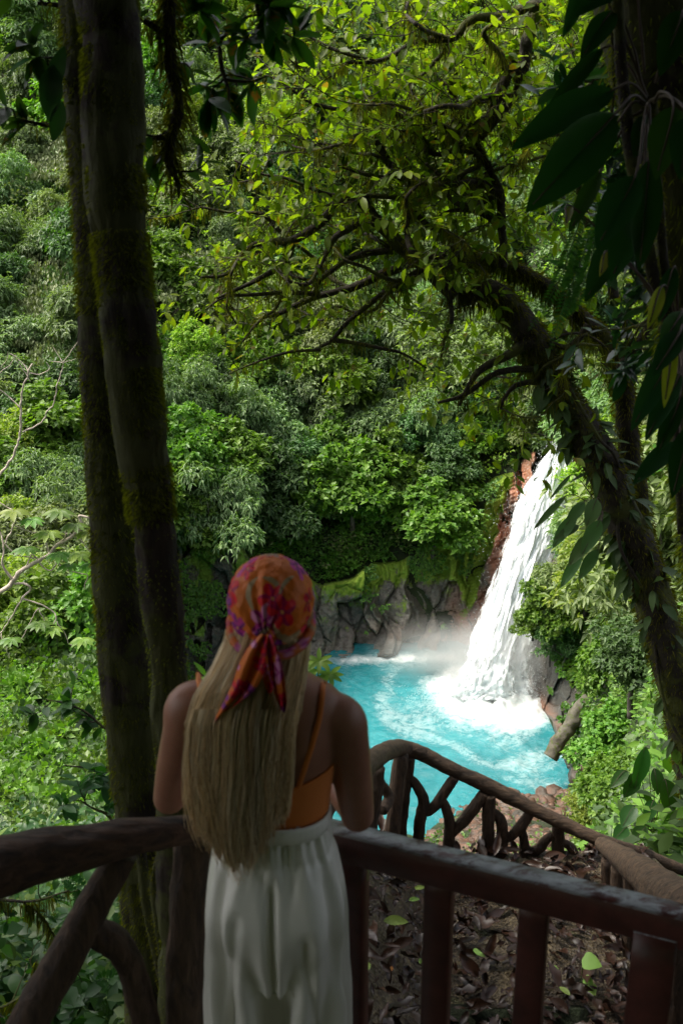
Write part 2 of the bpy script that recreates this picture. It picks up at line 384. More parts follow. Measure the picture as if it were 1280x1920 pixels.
# ------------------------------------------------------------ rock faces
def voro(u, v_, n, rng, ax=1.0, ay=1.0):
    su = rng.uniform(u.min(), u.max(), n); sv_ = rng.uniform(v_.min(), v_.max(), n)
    d = ((u[..., None] - su) * ax) ** 2 + ((v_[..., None] - sv_) * ay) ** 2
    k = np.argpartition(d, 2, -1)[..., :2]; dd = np.sqrt(np.take_along_axis(d, k, -1)); s = dd[..., 0] > dd[..., 1]
    k0 = np.where(s, k[..., 1], k[..., 0]); f1 = dd.min(-1); f2 = dd.max(-1)
    return k0, f2 - f1, su[k0], sv_[k0]
def rockface(name, x0, x1, y0, y1, nx, ny, poly, cells, amp, mat, seed, off=1.0, mossf=None, redf=None, ax=1.0, ay=.6):
    rng = np.random.default_rng(seed); xs = np.linspace(x0, x1, nx); ys = np.linspace(y0, y1, ny); X, Y_ = np.meshgrid(xs, ys)
    D = terr_px(X.ravel(), Y_.ravel()).reshape(X.shape)
    wx = X + 15 * fbm(np.stack([X / 60, Y_ / 60, 0 * X], -1), 3); wy = Y_ + 15 * fbm(np.stack([X / 60, Y_ / 60, 0 * X + 9], -1), 3)
    k, edge, su, sv_ = voro(wx, wy, cells, rng, ax, ay)
    h = rng.uniform(-1, 1, cells)[k] + rng.uniform(-.03, .03, cells)[k] * (wx - su) + rng.uniform(-.010, .016, cells)[k] * (wy - sv_)
    h = h - .22 * np.exp(-(edge / 2.0) ** 2)
    k2, e2, s2, t2 = voro(wx, wy, cells * 5, rng, ax, ay); h = h + .30 * rng.uniform(-1, 1, cells * 5)[k2] - .15 * np.exp(-(e2 / 1.6) ** 2)
    fine = fbm(np.stack([X / 9, Y_ / 9, 0 * X], -1), 4)
    ins = inpoly(X, Y_, poly).astype(float)
    for _ in range(5):
        q = np.pad(ins, 1, mode='edge'); ins = (q[1:-1, 1:-1] + q[2:, 1:-1] + q[:-2, 1:-1] + q[1:-1, 2:] + q[1:-1, :-2]) / 5
    V = P(X, Y_, D - off * (ins * 1.6 - .75) - amp * h * ins - .10 * amp * fine)
    n_ = ny; ii = np.arange(ny - 1)[:, None] * nx + np.arange(nx - 1)[None]
    Fq = np.stack([ii, ii + nx, ii + nx + 1, ii + 1], -1).reshape(-1, 4)
    keep = ins.reshape(-1)[Fq].max(1) > .02
    at = {'moss': (mossf(X, Y_) if mossf else 0 * X).ravel(), 'red': (redf(X, Y_) if redf else 0 * X).ravel()}
    return tag(obj(name, V, Fq[keep], mat, smooth=True, attrs=at), kind='structure')
M['rock'] = stone('grey_rock', [(.25, (.05, .05, .044)), (.5, (.14, .125, .10)), (.75, (.30, .27, .22))], (.26, .40, .03), 'red', .5, .38)
M['darkrock'] = stone('dark_rock', [(.25, (.025, .022, .018)), (.55, (.075, .065, .052)), (.8, (.17, .15, .13))], (.20, .33, .03), 'red', .7, .4)
sm = lambda a: np.clip(a, 0, 1)
def cm(X, Y_):
    up = sm((1100 - Y_) / 60) * .50 + .21 * (Y_ < 1185)
    strip = .55 * np.exp(-((X - 878 + (1010 - Y_) * .08) / 20) ** 2) * sm((1180 - Y_) / 60) + .4 * np.exp(-((X - 820) / 50) ** 2 - ((Y_ - 990) / 70) ** 2) + .4 * np.exp(-((X - 640) / 80) ** 2 - ((Y_ - 1085) / 35) ** 2)
    return up + strip - .7 * sm((X - 890 + (Y_ - 1100) * .3) / 20)
def cr(X, Y_):
    q = X - (905 + (1100 - Y_) * .32)
    return sm(1.3 - np.abs(q) / 50) * sm(.75 + .9 * fbm(np.stack([X / 30, Y_ / 45, 0 * X], -1), 3)) + .5 * np.exp(-((X - 780) / 90) ** 2 - ((Y_ - 1190) / 15) ** 2) * .6 + .8 * np.exp(-((X - 985) / 30) ** 2 - ((Y_ - 890) / 45) ** 2)
rockface('cliff', 470, 1100, 1245, 820, 330, 220, CLIFF, 60, .95, M['rock'], 3, 1.0, cm, cr, 1.0, .34)
rockface('rock_wall', 320, 495, 1330, 960, 120, 200, LEFTROCK, 70, .5, M['darkrock'], 4, 1.0, lambda X, Y_: .22 + .12 * np.sin(X / 14) + .12 * sm((1200 - Y_) / 100), None)
rockface('bank_rock', 975, 1135, 1500, 1180, 110, 180, RIGHTROCK, 26, .55, M['darkrock'], 5, .8,
         lambda X, Y_: .12 + .2 * sm((X - 1040) / 60), lambda X, Y_: .5 * np.exp(-((Y_ - (1300 + (X - 1000) * 1.3)) / 16) ** 2))

# boulders (each its own)
def boulder(px, py, r, seed, label, group, Y=None, sq=(1, 1, .7), mat='darkrock'):
    Y = float(terr_px(px, py)[0]) if Y is None else Y; c = P(px, py, Y)
    rng = np.random.default_rng(seed); nu, nv = 28, 18
    u = np.linspace(0, 2 * math.pi, nu, endpoint=False); v_ = np.linspace(.02, math.pi - .02, nv); U, Vv = np.meshgrid(u, v_)
    d = np.stack([np.sin(Vv) * np.cos(U), np.sin(Vv) * np.sin(U), np.cos(Vv)], -1)
    pl = nrm(rng.normal(size=(11, 3))); h = 1 / np.max(np.maximum(d @ pl.T, .15) / rng.uniform(.75, 1.05, 11), -1)
    h = np.minimum(h, 1.25) * (1 + .10 * fbm(d * 2.4 + seed, 4))
    V = (c + d * h[..., None] * r * np.array(sq)).reshape(-1, 3)
    i = np.arange(nv - 1)[:, None] * nu; j = np.arange(nu)[None]; j2 = (j + 1) % nu
    Fq = np.stack([i + j, i + nu + j, i + nu + j2, i + j2], -1).reshape(-1, 4)
    o = obj('boulder', V - c, Fq, M[mat], smooth=True, attrs={'moss': np.full(len(V), rng.uniform(-.1, .3)), 'red': np.full(len(V), rng.uniform(0, .25))})
    o.location = c; return tag(o, label, 'boulder', group)

# ------------------------------------------------------------ pool
px_ = np.linspace(-18, 20, 300); py_ = np.linspace(38, 72, 300); PX, PY = np.meshgrid(px_, py_)
fc = P(925, 1275, 58.8)[:2]
f2 = P(880, 1255, 60.5)[:2]
wp = np.stack([PX / 3, PY / 3, 0 * PX], -1); wrp = fbm(wp, 4); wrp2 = fbm(wp + 30, 4)
dx = PX - fc[0] + wrp * 1.1; dyy = PY - fc[1] + wrp2 * 1.1
r = np.hypot(dx * .9, dyy * .85)
foam = np.exp(-(np.maximum(r - 1.9, 0) / 2.1) ** 1.7)
ang = np.arctan2(dyy, dx); swirl = .24 * np.exp(-((r - 6.5 - .6 * np.sin(ang * 3)) / 1.0) ** 2) + .16 * np.exp(-((r - 9.0) / .8) ** 2)
shore = .35 * np.exp(-((PY - (63.8 + .05 * (PX - 3))) / .7) ** 2) * (PX < 8)
sr = P(1045, 1385, 1)  # right shore line
foam = np.clip(foam * 1.05 + swirl + shore + .10 * np.exp(-((PX - 9.5 + (58 - PY) * -.1) / 1.6) ** 2) * (PY < 57), 0, 1)
wave = .05 * fbm(np.stack([PX * 1.2, PY * 1.2, 0 * PX], -1), 4) + .22 * foam * (fbm(np.stack([PX * 1.6, PY * 1.6, 0 * PX + 5], -1), 4) + .4) + np.exp(-(((PX - fc[0] + .3) / 3.6) ** 2 + ((PY - 56.9) / 1.7) ** 2) ** 1.5) * (.75 + .5 * fbm(np.stack([PX * 1.3, PY * 1.3, 0 * PX + 8], -1), 4))
PV = np.stack([PX, PY, POOL_Z + wave], -1); nx = 300; ii = np.arange(nx - 1)[:, None] * nx + np.arange(nx - 1)[None]
m, nt, b = newmat('turquoise_water'); v = objco(nt)
fa = attr(nt, 'foam').outputs['Fac']
nA = noise(nt, 1.1, 8, .72, v, 1.6); nB = noise(nt, 4.5, 6, .75, v, 1.0)
streak = ramp(nt, [(.47, (0, 0, 0)), (.50, (1, 1, 1)), (.53, (0, 0, 0))], noise(nt, .8, 7, .68, objco(nt, (1, 1.6, 1)), 2.0))
fm = math_(nt, 'ADD', math_(nt, 'MULTIPLY', fa, 1.25), math_(nt, 'MULTIPLY', math_(nt, 'MULTIPLY_ADD', nA, 1.4, -.72), math_(nt, 'MULTIPLY_ADD', fa, 1.5, .10)))
fm = math_(nt, 'ADD', fm, math_(nt, 'MULTIPLY', math_(nt, 'MULTIPLY_ADD', nB, .6, -.30), math_(nt, 'MULTIPLY_ADD', fa, 1.2, .3)))
mask = ramp(nt, [(.22, (0, 0, 0)), (.42, (.25, .25, .25)), (.75, (.95, .95, .95))], fm)
st = math_(nt, 'MULTIPLY', streak, math_(nt, 'MULTIPLY', math_(nt, 'MULTIPLY_ADD', fa, .9, .07), nB)); 
base = ramp(nt, [(.3, (.010, .155, .180)), (.55, (.018, .215, .245)), (.8, (.045, .30, .33))], noise(nt, .35, 5, .6, v))
c = mixc(nt, base, (.88, .90, .90), mask); c = mixc(nt, c, (.7, .9, .92), st)
nt.links.new(c, b.inputs['Base Color']); nt.links.new(math_(nt, 'MULTIPLY_ADD', mask, .5, .22), b.inputs['Roughness'])
bump(nt, b, math_(nt, 'ADD', nB, nA), .55, .12); M['water'] = m
tag(obj('pool_water', PV, np.stack([ii, ii + 1, ii + nx + 1, ii + nx], -1).reshape(-1, 4), m, smooth=True, attrs={'foam': foam.ravel()}), kind='structure')

# ------------------------------------------------------------ waterfall
m, nt, b = newmat('falling_water'); ua = attr(nt, 'u').outputs['Fac']; va = attr(nt, 'v').outputs['Fac']
cmb = nt.nodes.new("ShaderNodeCombineXYZ"); nt.links.new(math_(nt, 'MULTIPLY', ua, 9), cmb.inputs[0]); nt.links.new(math_(nt, 'MULTIPLY', va, 9), cmb.inputs[1]); nt.links.new(attr(nt, 'w').outputs['Fac'], cmb.inputs[2])
n1 = noise(nt, 1.2, 8, .75, cmb.outputs[0], .8)
edge = math_(nt, 'ABSOLUTE', math_(nt, 'MULTIPLY_ADD', ua, 2, -1))
al = math_(nt, 'SUBTRACT', math_(nt, 'MULTIPLY_ADD', n1, 3.0, -.62), math_(nt, 'POWER', edge, 2.6)); al = ramp(nt, [(.0, (0, 0, 0)), (.45, (1, 1, 1))], al)
c = ramp(nt, [(.27, (.58, .65, .70)), (.46, (.84, .88, .90)), (.62, (.94, .95, .95))], n1)
nt.links.new(c, b.inputs['Base Color']); b.inputs['Roughness'].default_value = .55
nt.links.new(al, b.inputs['Alpha'])
bump(nt, b, n1, .35, .25); M['fall'] = m
cl = np.array([(1052, 826, 69.2, 17), (1046, 850, 68.4, 24), (1034, 890, 67.0, 42), (1018, 950, 65.4, 64), (1001, 1010, 64.0, 64), (970, 1100, 62.2, 57), (942, 1200, 60.2, 64), (930, 1250, 59.2, 76), (925, 1290, 58.6, 92), (925, 1312, 58.5, 104)], float)
cl[:, 2] -= .9; cl[:, 3] *= .86
fall = thing('waterfall', P(925, 1290, 57.8), 'white waterfall plunging down the red and grey cliff into the turquoise pool', 'waterfall')
def sheet(name, shrink, fwd, wv, nx=60, ny=320, bul=.9, xo=0):
    s = spline(cl, ny); u = np.linspace(0, 1, nx); U = np.broadcast_to(u, (ny, nx)); Vv = np.broadcast_to(np.linspace(0, 1, ny)[:, None], (ny, nx))
    e = (2 * U - 1); wob = 1 + .10 * fbm(np.stack([Vv * 9, 0 * Vv + wv, 0 * Vv], -1), 3)
    x = s[:, 0:1] + xo + e * s[:, 3:4] * shrink * wob; y = s[:, 1:2] + 0 * e
    n = fbm(np.stack([U * 7, Vv * 13 , 0 * U + wv], -1), 4) + .5 * fbm(np.stack([U * 22, Vv * 30, 0 * U + wv], -1), 2)
    D = s[:, 2:3] - fwd - bul * np.sqrt(np.clip(1 - e * e, 0, 1)) - .22 * n
    V = P(x, y, D); ii = np.arange(ny - 1)[:, None] * nx + np.arange(nx - 1)[None]
    return obj(name, V, np.stack([ii, ii + nx, ii + nx + 1, ii + 1], -1).reshape(-1, 4), M['fall'], fall, True,
               attrs={'u': U.ravel(), 'v': Vv.ravel(), 'w': np.full(U.size, wv)})
# the thing sits at its foot, its parts keep world coordinates through the parent offset
sheet('main_stream', 1.0, 0, 1.0); sheet('spray_veil', 1.10, .5, 7.0, bul=.4); sheet('front_stream', .62, .9, 13.0, bul=.5, xo=-4)
# flung drops along the edges and at the foot
rng = np.random.default_rng(21); n = 13000
s = spline(cl, 2000)[rng.integers(0, 2000, n)]; e = rng.normal(0, .75, n) + .1; p = P(s[:, 0] + e * s[:, 3], s[:, 1] + rng.normal(0, 4, n), s[:, 2] - rng.uniform(.3, 2.2, n))
foot = P(920, 1285, 58.0); n2 = 16000; q = foot + rng.normal(0, 1, (n2, 3)) * [2.4, 1.0, .4] + [0, -.5, 0]; q[:, 2] = POOL_Z + np.abs(rng.normal(0, 1, n2)) * 1.3 * np.exp(-((q[:, 0] - foot[0]) / 3) ** 2)
p = np.vstack([p, q]); m, nt, b = newmat('water_drops'); b.inputs['Base Color'].default_value = (.93, .96, .97, 1); b.inputs['Roughness'].default_value = .4; M['drops'] = m
sz = rng.uniform(.01, .042, len(p))
V, Fq = leaves(p, np.array([0, 0, -1.0]) + rng.normal(0, .3, (len(p), 3)), rand_dir(len(p), rng), sz * 2, sz, .3, 0)
obj('drops', V, Fq, m, fall)['kind'] = 'stuff'
# spray cloud
m = bpy.data.materials.new('mist'); m.use_nodes = True; nt = m.node_tree; nt.nodes.remove(nt.nodes['Principled BSDF'])
vs = nt.nodes.new('ShaderNodeVolumePrincipled'); vs.inputs['Color'].default_value = (1, 1, 1, 1); vs.inputs['Anisotropy'].default_value = .3
tc = nt.nodes.new('ShaderNodeTexCoord'); ln = nt.nodes.new('ShaderNodeVectorMath'); ln.operation = 'LENGTH'; nt.links.new(tc.outputs['Object'], ln.inputs[0])
fall_ = math_(nt, 'SUBTRACT', 1.0, ln.outputs['Value'], clamp=True); dn = math_(nt, 'MULTIPLY', math_(nt, 'MULTIPLY', fall_, fall_), math_(nt, 'MULTIPLY_ADD', noise(nt, 2.2, 3, .6, tc.outputs['Object']), 3.2, -.9, clamp=False))
nt.links.new(math_(nt, 'MULTIPLY', math_(nt, 'MAXIMUM', dn, 0.0), 1.3), vs.inputs['Density']); nt.links.new(vs.outputs[0], nt.nodes['Material Output'].inputs[1]); M['mist'] = m
u = np.linspace(0, 2 * math.pi, 24, endpoint=False); v_ = np.linspace(.05, math.pi - .05, 14); U, Vv = np.meshgrid(u, v_)
sp = np.stack([np.sin(Vv) * np.cos(U), np.sin(Vv) * np.sin(U), np.cos(Vv)], -1).reshape(-1, 3)
i = np.arange(13)[:, None] * 24; j = np.arange(24)[None]; SPH = [np.stack([i + j, i + 24 + j, i + 24 + (j + 1) % 24, i + (j + 1) % 24], -1).reshape(-1, 4), np.array([[k for k in range(24)]]), np.array([[312 + 23 - k for k in range(24)]])]
for (a, bb, Y, rr) in (((845, 1225, 61.5, (6.5, 3.2, 3.0))), (930, 1240, 58.0, (4.5, 2.6, 4.5))):
    o = obj('spray_mist', sp, SPH, M['mist']); o.location = P(a, bb, Y); o.scale = rr; tag(o, kind='stuff')

# fallen log and boulders by the water
V, Fs = ptube([(1030, 1420, 47.6, .36), (1052, 1383, 48.0, .38), (1076, 1346, 48.3, .37), (1112, 1295, 48.6, .30)], 40, 22, ridge=.14, rough=.25)
o = obj('fallen_log', V, Fs, barkmat('wet_log', (.05, .045, .035), (.16, .145, .11), (.10, .13, .02), .25, (3, 3, 3), .7, .05), smooth=True)
tag(o, 'thick greyish fallen log leaning from the right bank into the turquoise pool', 'log')
BB = [(1088, 1462, .8, 'grey boulder on the right bank below the fallen log'), (1105, 1425, .7, 'dark boulder against the right bank just right of the fallen log'),
      (1078, 1488, .5, 'low boulder at the waterline at the right edge of the pool'), (1010, 1310, .5, 'small wet boulder at the foot of the bank right of the waterfall'),
      (880, 1500, .9, 'mossy boulder at the near pool edge above the log handrail'), (915, 1520, .8, 'brown boulder behind the straight post of the branch railing'),
      (945, 1555, .6, 'rounded boulder low on the near shore between two railing posts'), (985, 1540, .75, 'rusty boulder on the near shore below the handrail'),
      (1018, 1575, .55, 'small grey boulder on the near shore furthest right'), (875, 1555, .5, 'flat grey boulder at the left end of the near rocky shore'),
      (905, 1585, .45, 'small dark boulder seen low behind the curved braces'), (968, 1590, .5, 'squat boulder at the foot of the near rocky shore')]
for k, (x, y, r_, lb) in enumerate(BB):
    boulder(x, y, r_ * (1 if y < 1499 or y < 1520 else .8), 40 + k, lb, 'boulders along the pool shore')
rng = np.random.default_rng(77); n = 3200; x = rng.uniform(800, 1075, n); y = rng.uniform(1495, 1640, n); Y = terr_px(x, y); c = P(x, y, Y)
A = Acc()
for k in range(n):
    r_ = (rng.uniform(.06, .22) + .45 * rng.random() ** 9) * Y[k] / 40; d = rand_dir(10, rng); 
    a = np.linspace(0, 2 * math.pi, 6, endpoint=False)
    V = np.vstack([np.stack([np.cos(a), np.sin(a), 0 * a - .3], -1), np.stack([np.cos(a + .5) * .7, np.sin(a + .5) * .7, 0 * a + .5], -1), [[0, 0, .7]]]) * rng.uniform(.7, 1.2, (13, 3)) * r_ + c[k] + [0, 0, .1]
    j = np.arange(6); j2 = (j + 1) % 6
    A.add(V, [np.stack([j, j2, j2 + 6, j + 6], -1), np.stack([j + 6, j2 + 6, 0 * j + 12], -1)])
V, Fs = A.get(); tag(obj('shore_pebbles', V, Fs, M['darkrock'], attrs={'moss': np.full(len(V), .0), 'red': rng.random(len(V)) * .4}), kind='stuff')

# ============================================================ GROUND COVER
def excl(x, y):
    e = inpoly(x, y, POOLP) | inpoly(x, y, [(860, 1500), (1040, 1500), (1060, 1600), (850, 1620)])
    for k, pl in enumerate((CLIFF, LEFTROCK, RIGHTROCK)): e |= inpoly(x, y, pl)
    return e
def terr_sample(n, x0, x1, y0, y1, rng):
    x = rng.uniform(x0, x1, n); y = rng.uniform(y0, y1, n); return x, y, terr_px(x, y)
def cover(name, n, x0, x1, y0, y1, mat, Lpx, lift, rng, k=5, keep=None, asp=.55, thr=None, hang=0.0, seed=0):
    x, y, Y = terr_sample(n, x0, x1, y0, y1, rng); m_ = ~excl(x, y) if keep is None else keep(x, y)
    if thr is not None: m_ &= fbm(np.stack([x / 45, y / 45, 0 * x + seed], -1), 3) > thr
    x, y, Y = x[m_], y[m_], Y[m_]; p = P(x, y, Y); s = 1 / pxm(y, Y)
    bumpy = fbm(p * np.array([.5, .5, .5]) + seed, 3); h = (lift * s * 10 * (.5 + .9 * bumpy))
    p = p + np.stack([0 * h, -.6 * h, h], -1)
    n = len(p); p = np.repeat(p, k, 0); s = np.repeat(s, k); y = np.repeat(y, k)
    d = rand_dir(n * k, rng, -.5); d[:, 1] -= .35; d[:, 2] -= hang; up = nrm(np.array([0, -.45, 1.0]) + rng.normal(0, .45, (n * k, 3)))
    L = Lpx * s * rng.uniform(.6, 1.35, n * k)
    V, Fq = leaves(p + d * (L * .4)[:, None], d, up, L, L * asp * rng.uniform(.8, 1.2, n * k), .18, .15)
    return tag(obj(name, V, Fq, M[mat]), kind='stuff')
rng = np.random.default_rng(31)
cover('undergrowth', 52000, -80, 1360, -60, 1500, 'cover', 8.5, 1.0, rng, 5)
cover('undergrowth', 16000, -60, 700, 640, 1700, 'bright', 9, 2.6, rng, 6, thr=.0, seed=5)
cover('undergrowth', 16000, -60, 1360, -60, 1000, 'silver', 8, 4.2, rng, 6, thr=.12, seed=45, asp=.35, hang=.4)
cover('undergrowth', 12000, -60, 1360, -60, 1000, 'yellow', 7, 3.8, rng, 6, thr=.18, seed=65)
cover('undergrowth', 9000, -60, 360, 1200, 1700, 'cover', 15, 3.0, rng, 6, thr=.0, seed=9)
cover('undergrowth', 9000, -60, 360, 1200, 1700, 'bright', 17, 3.4, rng, 6, thr=-.1, seed=19)
cover('undergrowth', 5000, -60, 360, 1150, 1700, 'dark', 18, 2.6, rng, 6, thr=.0, seed=29)
cover('undergrowth', 16000, -60, 1360, -60, 1100, 'olive', 7.5, 3.6, rng, 6, thr=.15, seed=15)
cover('undergrowth', 14000, 1000, 1360, 800, 1640, 'bright', 10, 1.5, rng, 6, thr=-.1, seed=25)
for (a_, b_) in ((-520, -70), (1350, 1800)):
    cover('undergrowth', 14000, a_, b_, -60, 1700, 'cover', 11, 2.0, rng, 5, keep=lambda x, y: x == x, seed=3)
    cover('undergrowth', 11000, a_, b_, -60, 1500, 'silver', 11, 5.0, rng, 6, keep=lambda x, y: x == x, thr=-.1, seed=33, asp=.4, hang=.3)
    cover('undergrowth', 11000, a_, b_, -60, 1600, 'bright', 11, 4.5, rng, 6, keep=lambda x, y: x == x, thr=-.1, seed=53)
def curtains(name, n, boxes, mat, Lpx, k, rng):
    xs_, ys_ = [], []
    for (x0, x1, y0, y1, w_) in boxes:
        q = rng.uniform(x0, x1, n); xs_.append(np.round(q / 9) * 9 + rng.normal(0, 1.8, n) + 3 * np.sin(q)); ys_.append(rng.uniform(y0, y1, n))
    x, y = np.concatenate(xs_), np.concatenate(ys_); Y = terr_px(x, y) - 3.5 - rng.uniform(0, 1.2, len(x)); s_ = np.repeat(1 / pxm(y, Y), k); p = np.repeat(P(x, y, Y), k, 0) + rng.normal(0, .12, (len(x) * k, 3))
    d = rand_dir(len(p), rng) * .6 + [0, -.2, -.9]; L = Lpx * s_ * rng.uniform(.5, 1.2, len(p)); V, Fq = leaves(p, d, np.array([0, -.8, .5]) + rng.normal(0, .3, (len(p), 3)), L, L * .5)
    tag(obj(name, V, Fq, M[mat]), kind='stuff')
curtains('vine_curtain', 900, [(48, 150, 470, 680, 0), (0, 60, 560, 640, 0), (300, 420, 470, 560, 0), (60, 140, 240, 330, 0), (560, 640, 640, 700, 0), (1150, 1260, 600, 800, 0)], 'olive', 9, 4, rng)
curtains('vine_curtain', 700, [(80, 150, 500, 700, 0)], 'cover', 8, 4, rng)
def onrock(x, y):
    a = inpoly(x, y, CLIFF); nn = fbm(np.stack([x / 38, y / 38, 0 * x], -1), 3)
    up = (1110 - y) / 90 + nn * 1.4 > .45
    left = inpoly(x, y, LEFTROCK) & (nn > .35)
    rb = inpoly(x, y, RIGHTROCK) & (nn + (x - 1060) / 70 > .0)
    return (a & up & (x + (y - 1000) * .32 < 905) & (nn > -.35)) | left | rb
def covr():
    x, y, Y = terr_sample(26000, 325, 1130, 840, 1490, rng); m_ = onrock(x, y); x, y, Y = x[m_], y[m_], Y[m_] - 1.7
    p = P(x, y, Y); k = 4; n = len(p); p = np.repeat(p, k, 0); d = rand_dir(n * k, rng, -.9); d[:, 1] = -abs(d[:, 1]) - .2; d[:, 2] -= .5
    L = rng.uniform(.12, .32, n * k); V, Fq = leaves(p, d, np.array([0, -.8, .6]) + rng.normal(0, .3, (n * k, 3)), L, L * .6)
    tag(obj('cliff_plants', V, Fq, M['cover']), kind='stuff')
covr()
# near tangle under the left rail and on the right bank
def near_cover(n, x0, x1, y0, y1, mat, L0, L1, rng, k=6, Yf=None, spread=.35, asp=.5):
    x = rng.uniform(x0, x1, n); y = rng.uniform(y0, y1, n); Y = terr_px(x, y) if Yf is None else Yf(x, y)
    p = P(x, y, Y) + np.stack([0 * x, -rng.uniform(0, .8, n), rng.uniform(0, .9, n)], -1); p = np.repeat(p, k, 0) + rng.normal(0, spread, (n * k, 3)) * .4
    d = rand_dir(n * k, rng, -.4); d[:, 2] -= .1; L = rng.uniform(L0, L1, n * k)
    V, Fq = big_leaves(p, d, np.array([0, -.2, 1.0]) + rng.normal(0, .3, (n * k, 3)), L, L * asp, 3, rng.uniform(.1, .4, n * k))
    return tag(obj('undergrowth', V, Fq, M[mat]), kind='stuff')
rng = np.random.default_rng(61)
x = rng.uniform(380, 1120, 9000); y = rng.uniform(1500, 1740, 9000); m_ = ~inpoly(x, y, [(845, 1490), (1040, 1500), (1060, 1610), (840, 1620)]); x, y = x[m_], y[m_]
Y = terr_px(x, y); p = np.repeat(P(x, y, Y), 5, 0) + rng.normal(0, .12, (len(x) * 5, 3)); d = rand_dir(len(p), rng, -.2); L = np.repeat(10 / pxm(y, Y), 5) * rng.uniform(.6, 1.4, len(p))
V, Fq = leaves(p, d, np.array([0, -.2, 1]) + rng.normal(0, .3, (len(p), 3)), L, L * .55); tag(obj('undergrowth', V, Fq, M['cover']), kind='stuff')
x = rng.uniform(800, 1075, 2600); y = rng.uniform(1500, 1640, 2600); m_ = fbm(np.stack([x / 16, y / 12, 0 * x], -1), 3) > .25; x, y = x[m_], y[m_]
Y = terr_px(x, y); p = np.repeat(P(x, y, Y), 5, 0) + rng.normal(0, .15, (len(x) * 5, 3)); d = rand_dir(len(p), rng, -.1); L = np.repeat(8 / pxm(y, Y), 5) * rng.uniform(.6, 1.4, len(p))
V, Fq = leaves(p, d, np.array([0, -.2, 1]) + rng.normal(0, .3, (len(p), 3)), L, L * .55); tag(obj('shore_plants', V, Fq, M['cover']), kind='stuff')
near_cover(1500, -120, 380, 1560, 2150, 'near', .10, .22, rng)
near_cover(600, -120, 380, 1540, 2100, 'cover', .08, .18, rng)
near_cover(1300, 1090, 1400, 1180, 1680, 'bright', .10, .26, rng)
near_cover(700, 1090, 1400, 1150, 1700, 'dark', .12, .30, rng)

# ============================================================ HILLSIDE TREES
def crown_mesh(name, mat, seed, lobes=16, per=150, R_=(1, 1, .8), L=.22, asp=.45, droop=.25, style='dome', hang=.2):
    rng = np.random.default_rng(seed); Vs = Acc()
    for k in range(lobes):
        d = rand_dir(1, rng, -.75)[0]; c = d * np.array(R_) * rng.uniform(.2, 1.0); c[2] += .1
        rc = rng.uniform(.18, .46); n = int(per * (rc / .34) ** 2)
        q = rand_dir(n, rng, -.25); rad = rc * rng.uniform(.72, 1.08, n) * (1 + .25 * fbm(q * 2.2 + seed + k, 2))
        p = c + q * rad[:, None] * [1, 1, .85] + rng.normal(0, .05, (n, 3))
        # little rosettes
        kk = 5; p = np.repeat(p, kk, 0); qq = np.repeat(q, kk, 0); dd = nrm(qq * .7 + rand_dir(n * kk, rng)); dd[:, 2] -= hang
        up = nrm(qq * .6 + [0, 0, .8] + rng.normal(0, .25, (n * kk, 3))); l = L * rng.uniform(.6, 1.25, n * kk)
        V, Fq = leaves(p, dd, up, l, l * asp, .16, droop); Vs.add(V, Fq)
    V, Fs = Vs.get(); me = make_mesh(name, V, Fs); me.materials.append(M[mat]); return me
KINDS = {
 'silver': ('pale silvery drooping tree', [crown_mesh('silvery_crown', 'silver', s, 26, 150, (1, 1, 1.15), .115, .30, .35, hang=.45) for s in (1, 2, 3)]),
 'bright': ('fresh green broad-leaved tree', [crown_mesh('bright_crown', 'bright', s, 22, 85, (1, 1, 1.1), .145, .60, .15) for s in (4, 5, 6)]),
 'yellow': ('yellow-green fine-leaved tree', [crown_mesh('yellow_crown', 'yellow', s, 26, 140, (.95, .95, 1.2), .095, .5, .15) for s in (7, 8)]),
 'dark': ('dark green dense tree', [crown_mesh('dark_crown', 'dark', s, 24, 120, (1, 1, 1.1), .12, .45, .2) for s in (9, 10)]),
 'olive': ('olive green loose tree', [crown_mesh('olive_crown', 'olive', s, 22, 140, (1.05, 1.05, 1.1), .105, .4, .3, hang=.3) for s in (12, 13)]),
}
def tree_trunk_mesh(seed):
    rng = np.random.default_rng(seed); A = Acc(); top = np.array([rng.normal(0, .1), rng.normal(0, .1), -.1])
    V, Fs = tube(spline([(0, 0, -1.35), (rng.normal(0, .05), rng.normal(0, .05), -.8), tuple(top)], 10), np.linspace(.07, .04, 10), 7); A.add(V, Fs)
    for k in range(7):
        d = rand_dir(1, rng, .0)[0]; e = d * np.array([.8, .8, .65]); s0 = top + [0, 0, rng.uniform(-.45, 0)]
        V, Fs = tube(spline([s0, s0 * .5 + e * .5 + [0, 0, -.05], e], 8), np.linspace(.03, .008, 8), 5); A.add(V, Fs)
    V, Fs = A.get(); me = make_mesh('tree_trunk', V, Fs, True); me.materials.append(M['farbark']); return me
TR = [tree_trunk_mesh(s) for s in (1, 2, 3)]
ZONES = [('on the upper slope left of the twin trunks', -60, 150, -20, 330), ('on the middle slope left of the twin trunks', -60, 190, 330, 700), ('on the lower slope left of the twin trunks', -60, 215, 700, 1230),
         ('high on the slope right beside the twin trunks', 270, 470, -20, 330), ('on the slope right of the twin trunks', 290, 470, 330, 700), ('above the mossy rock wall beside the trunks', 310, 470, 700, 985),
         ('high behind the arching tree crown', 470, 1000, -20, 420), ('behind the arching boughs', 470, 960, 420, 700), ('on the cliff top left of the waterfall', 470, 860, 700, 980),
         ('just above the head of the waterfall', 860, 1080, 700, 850), ('far right behind the leaning trunk', 1080, 1320, 420, 800), ('on the right slope beyond the leaning trunk', 1120, 1330, 800, 1150),
         ('upper right beyond the hanging leaves', 1000, 1320, 0, 420)]
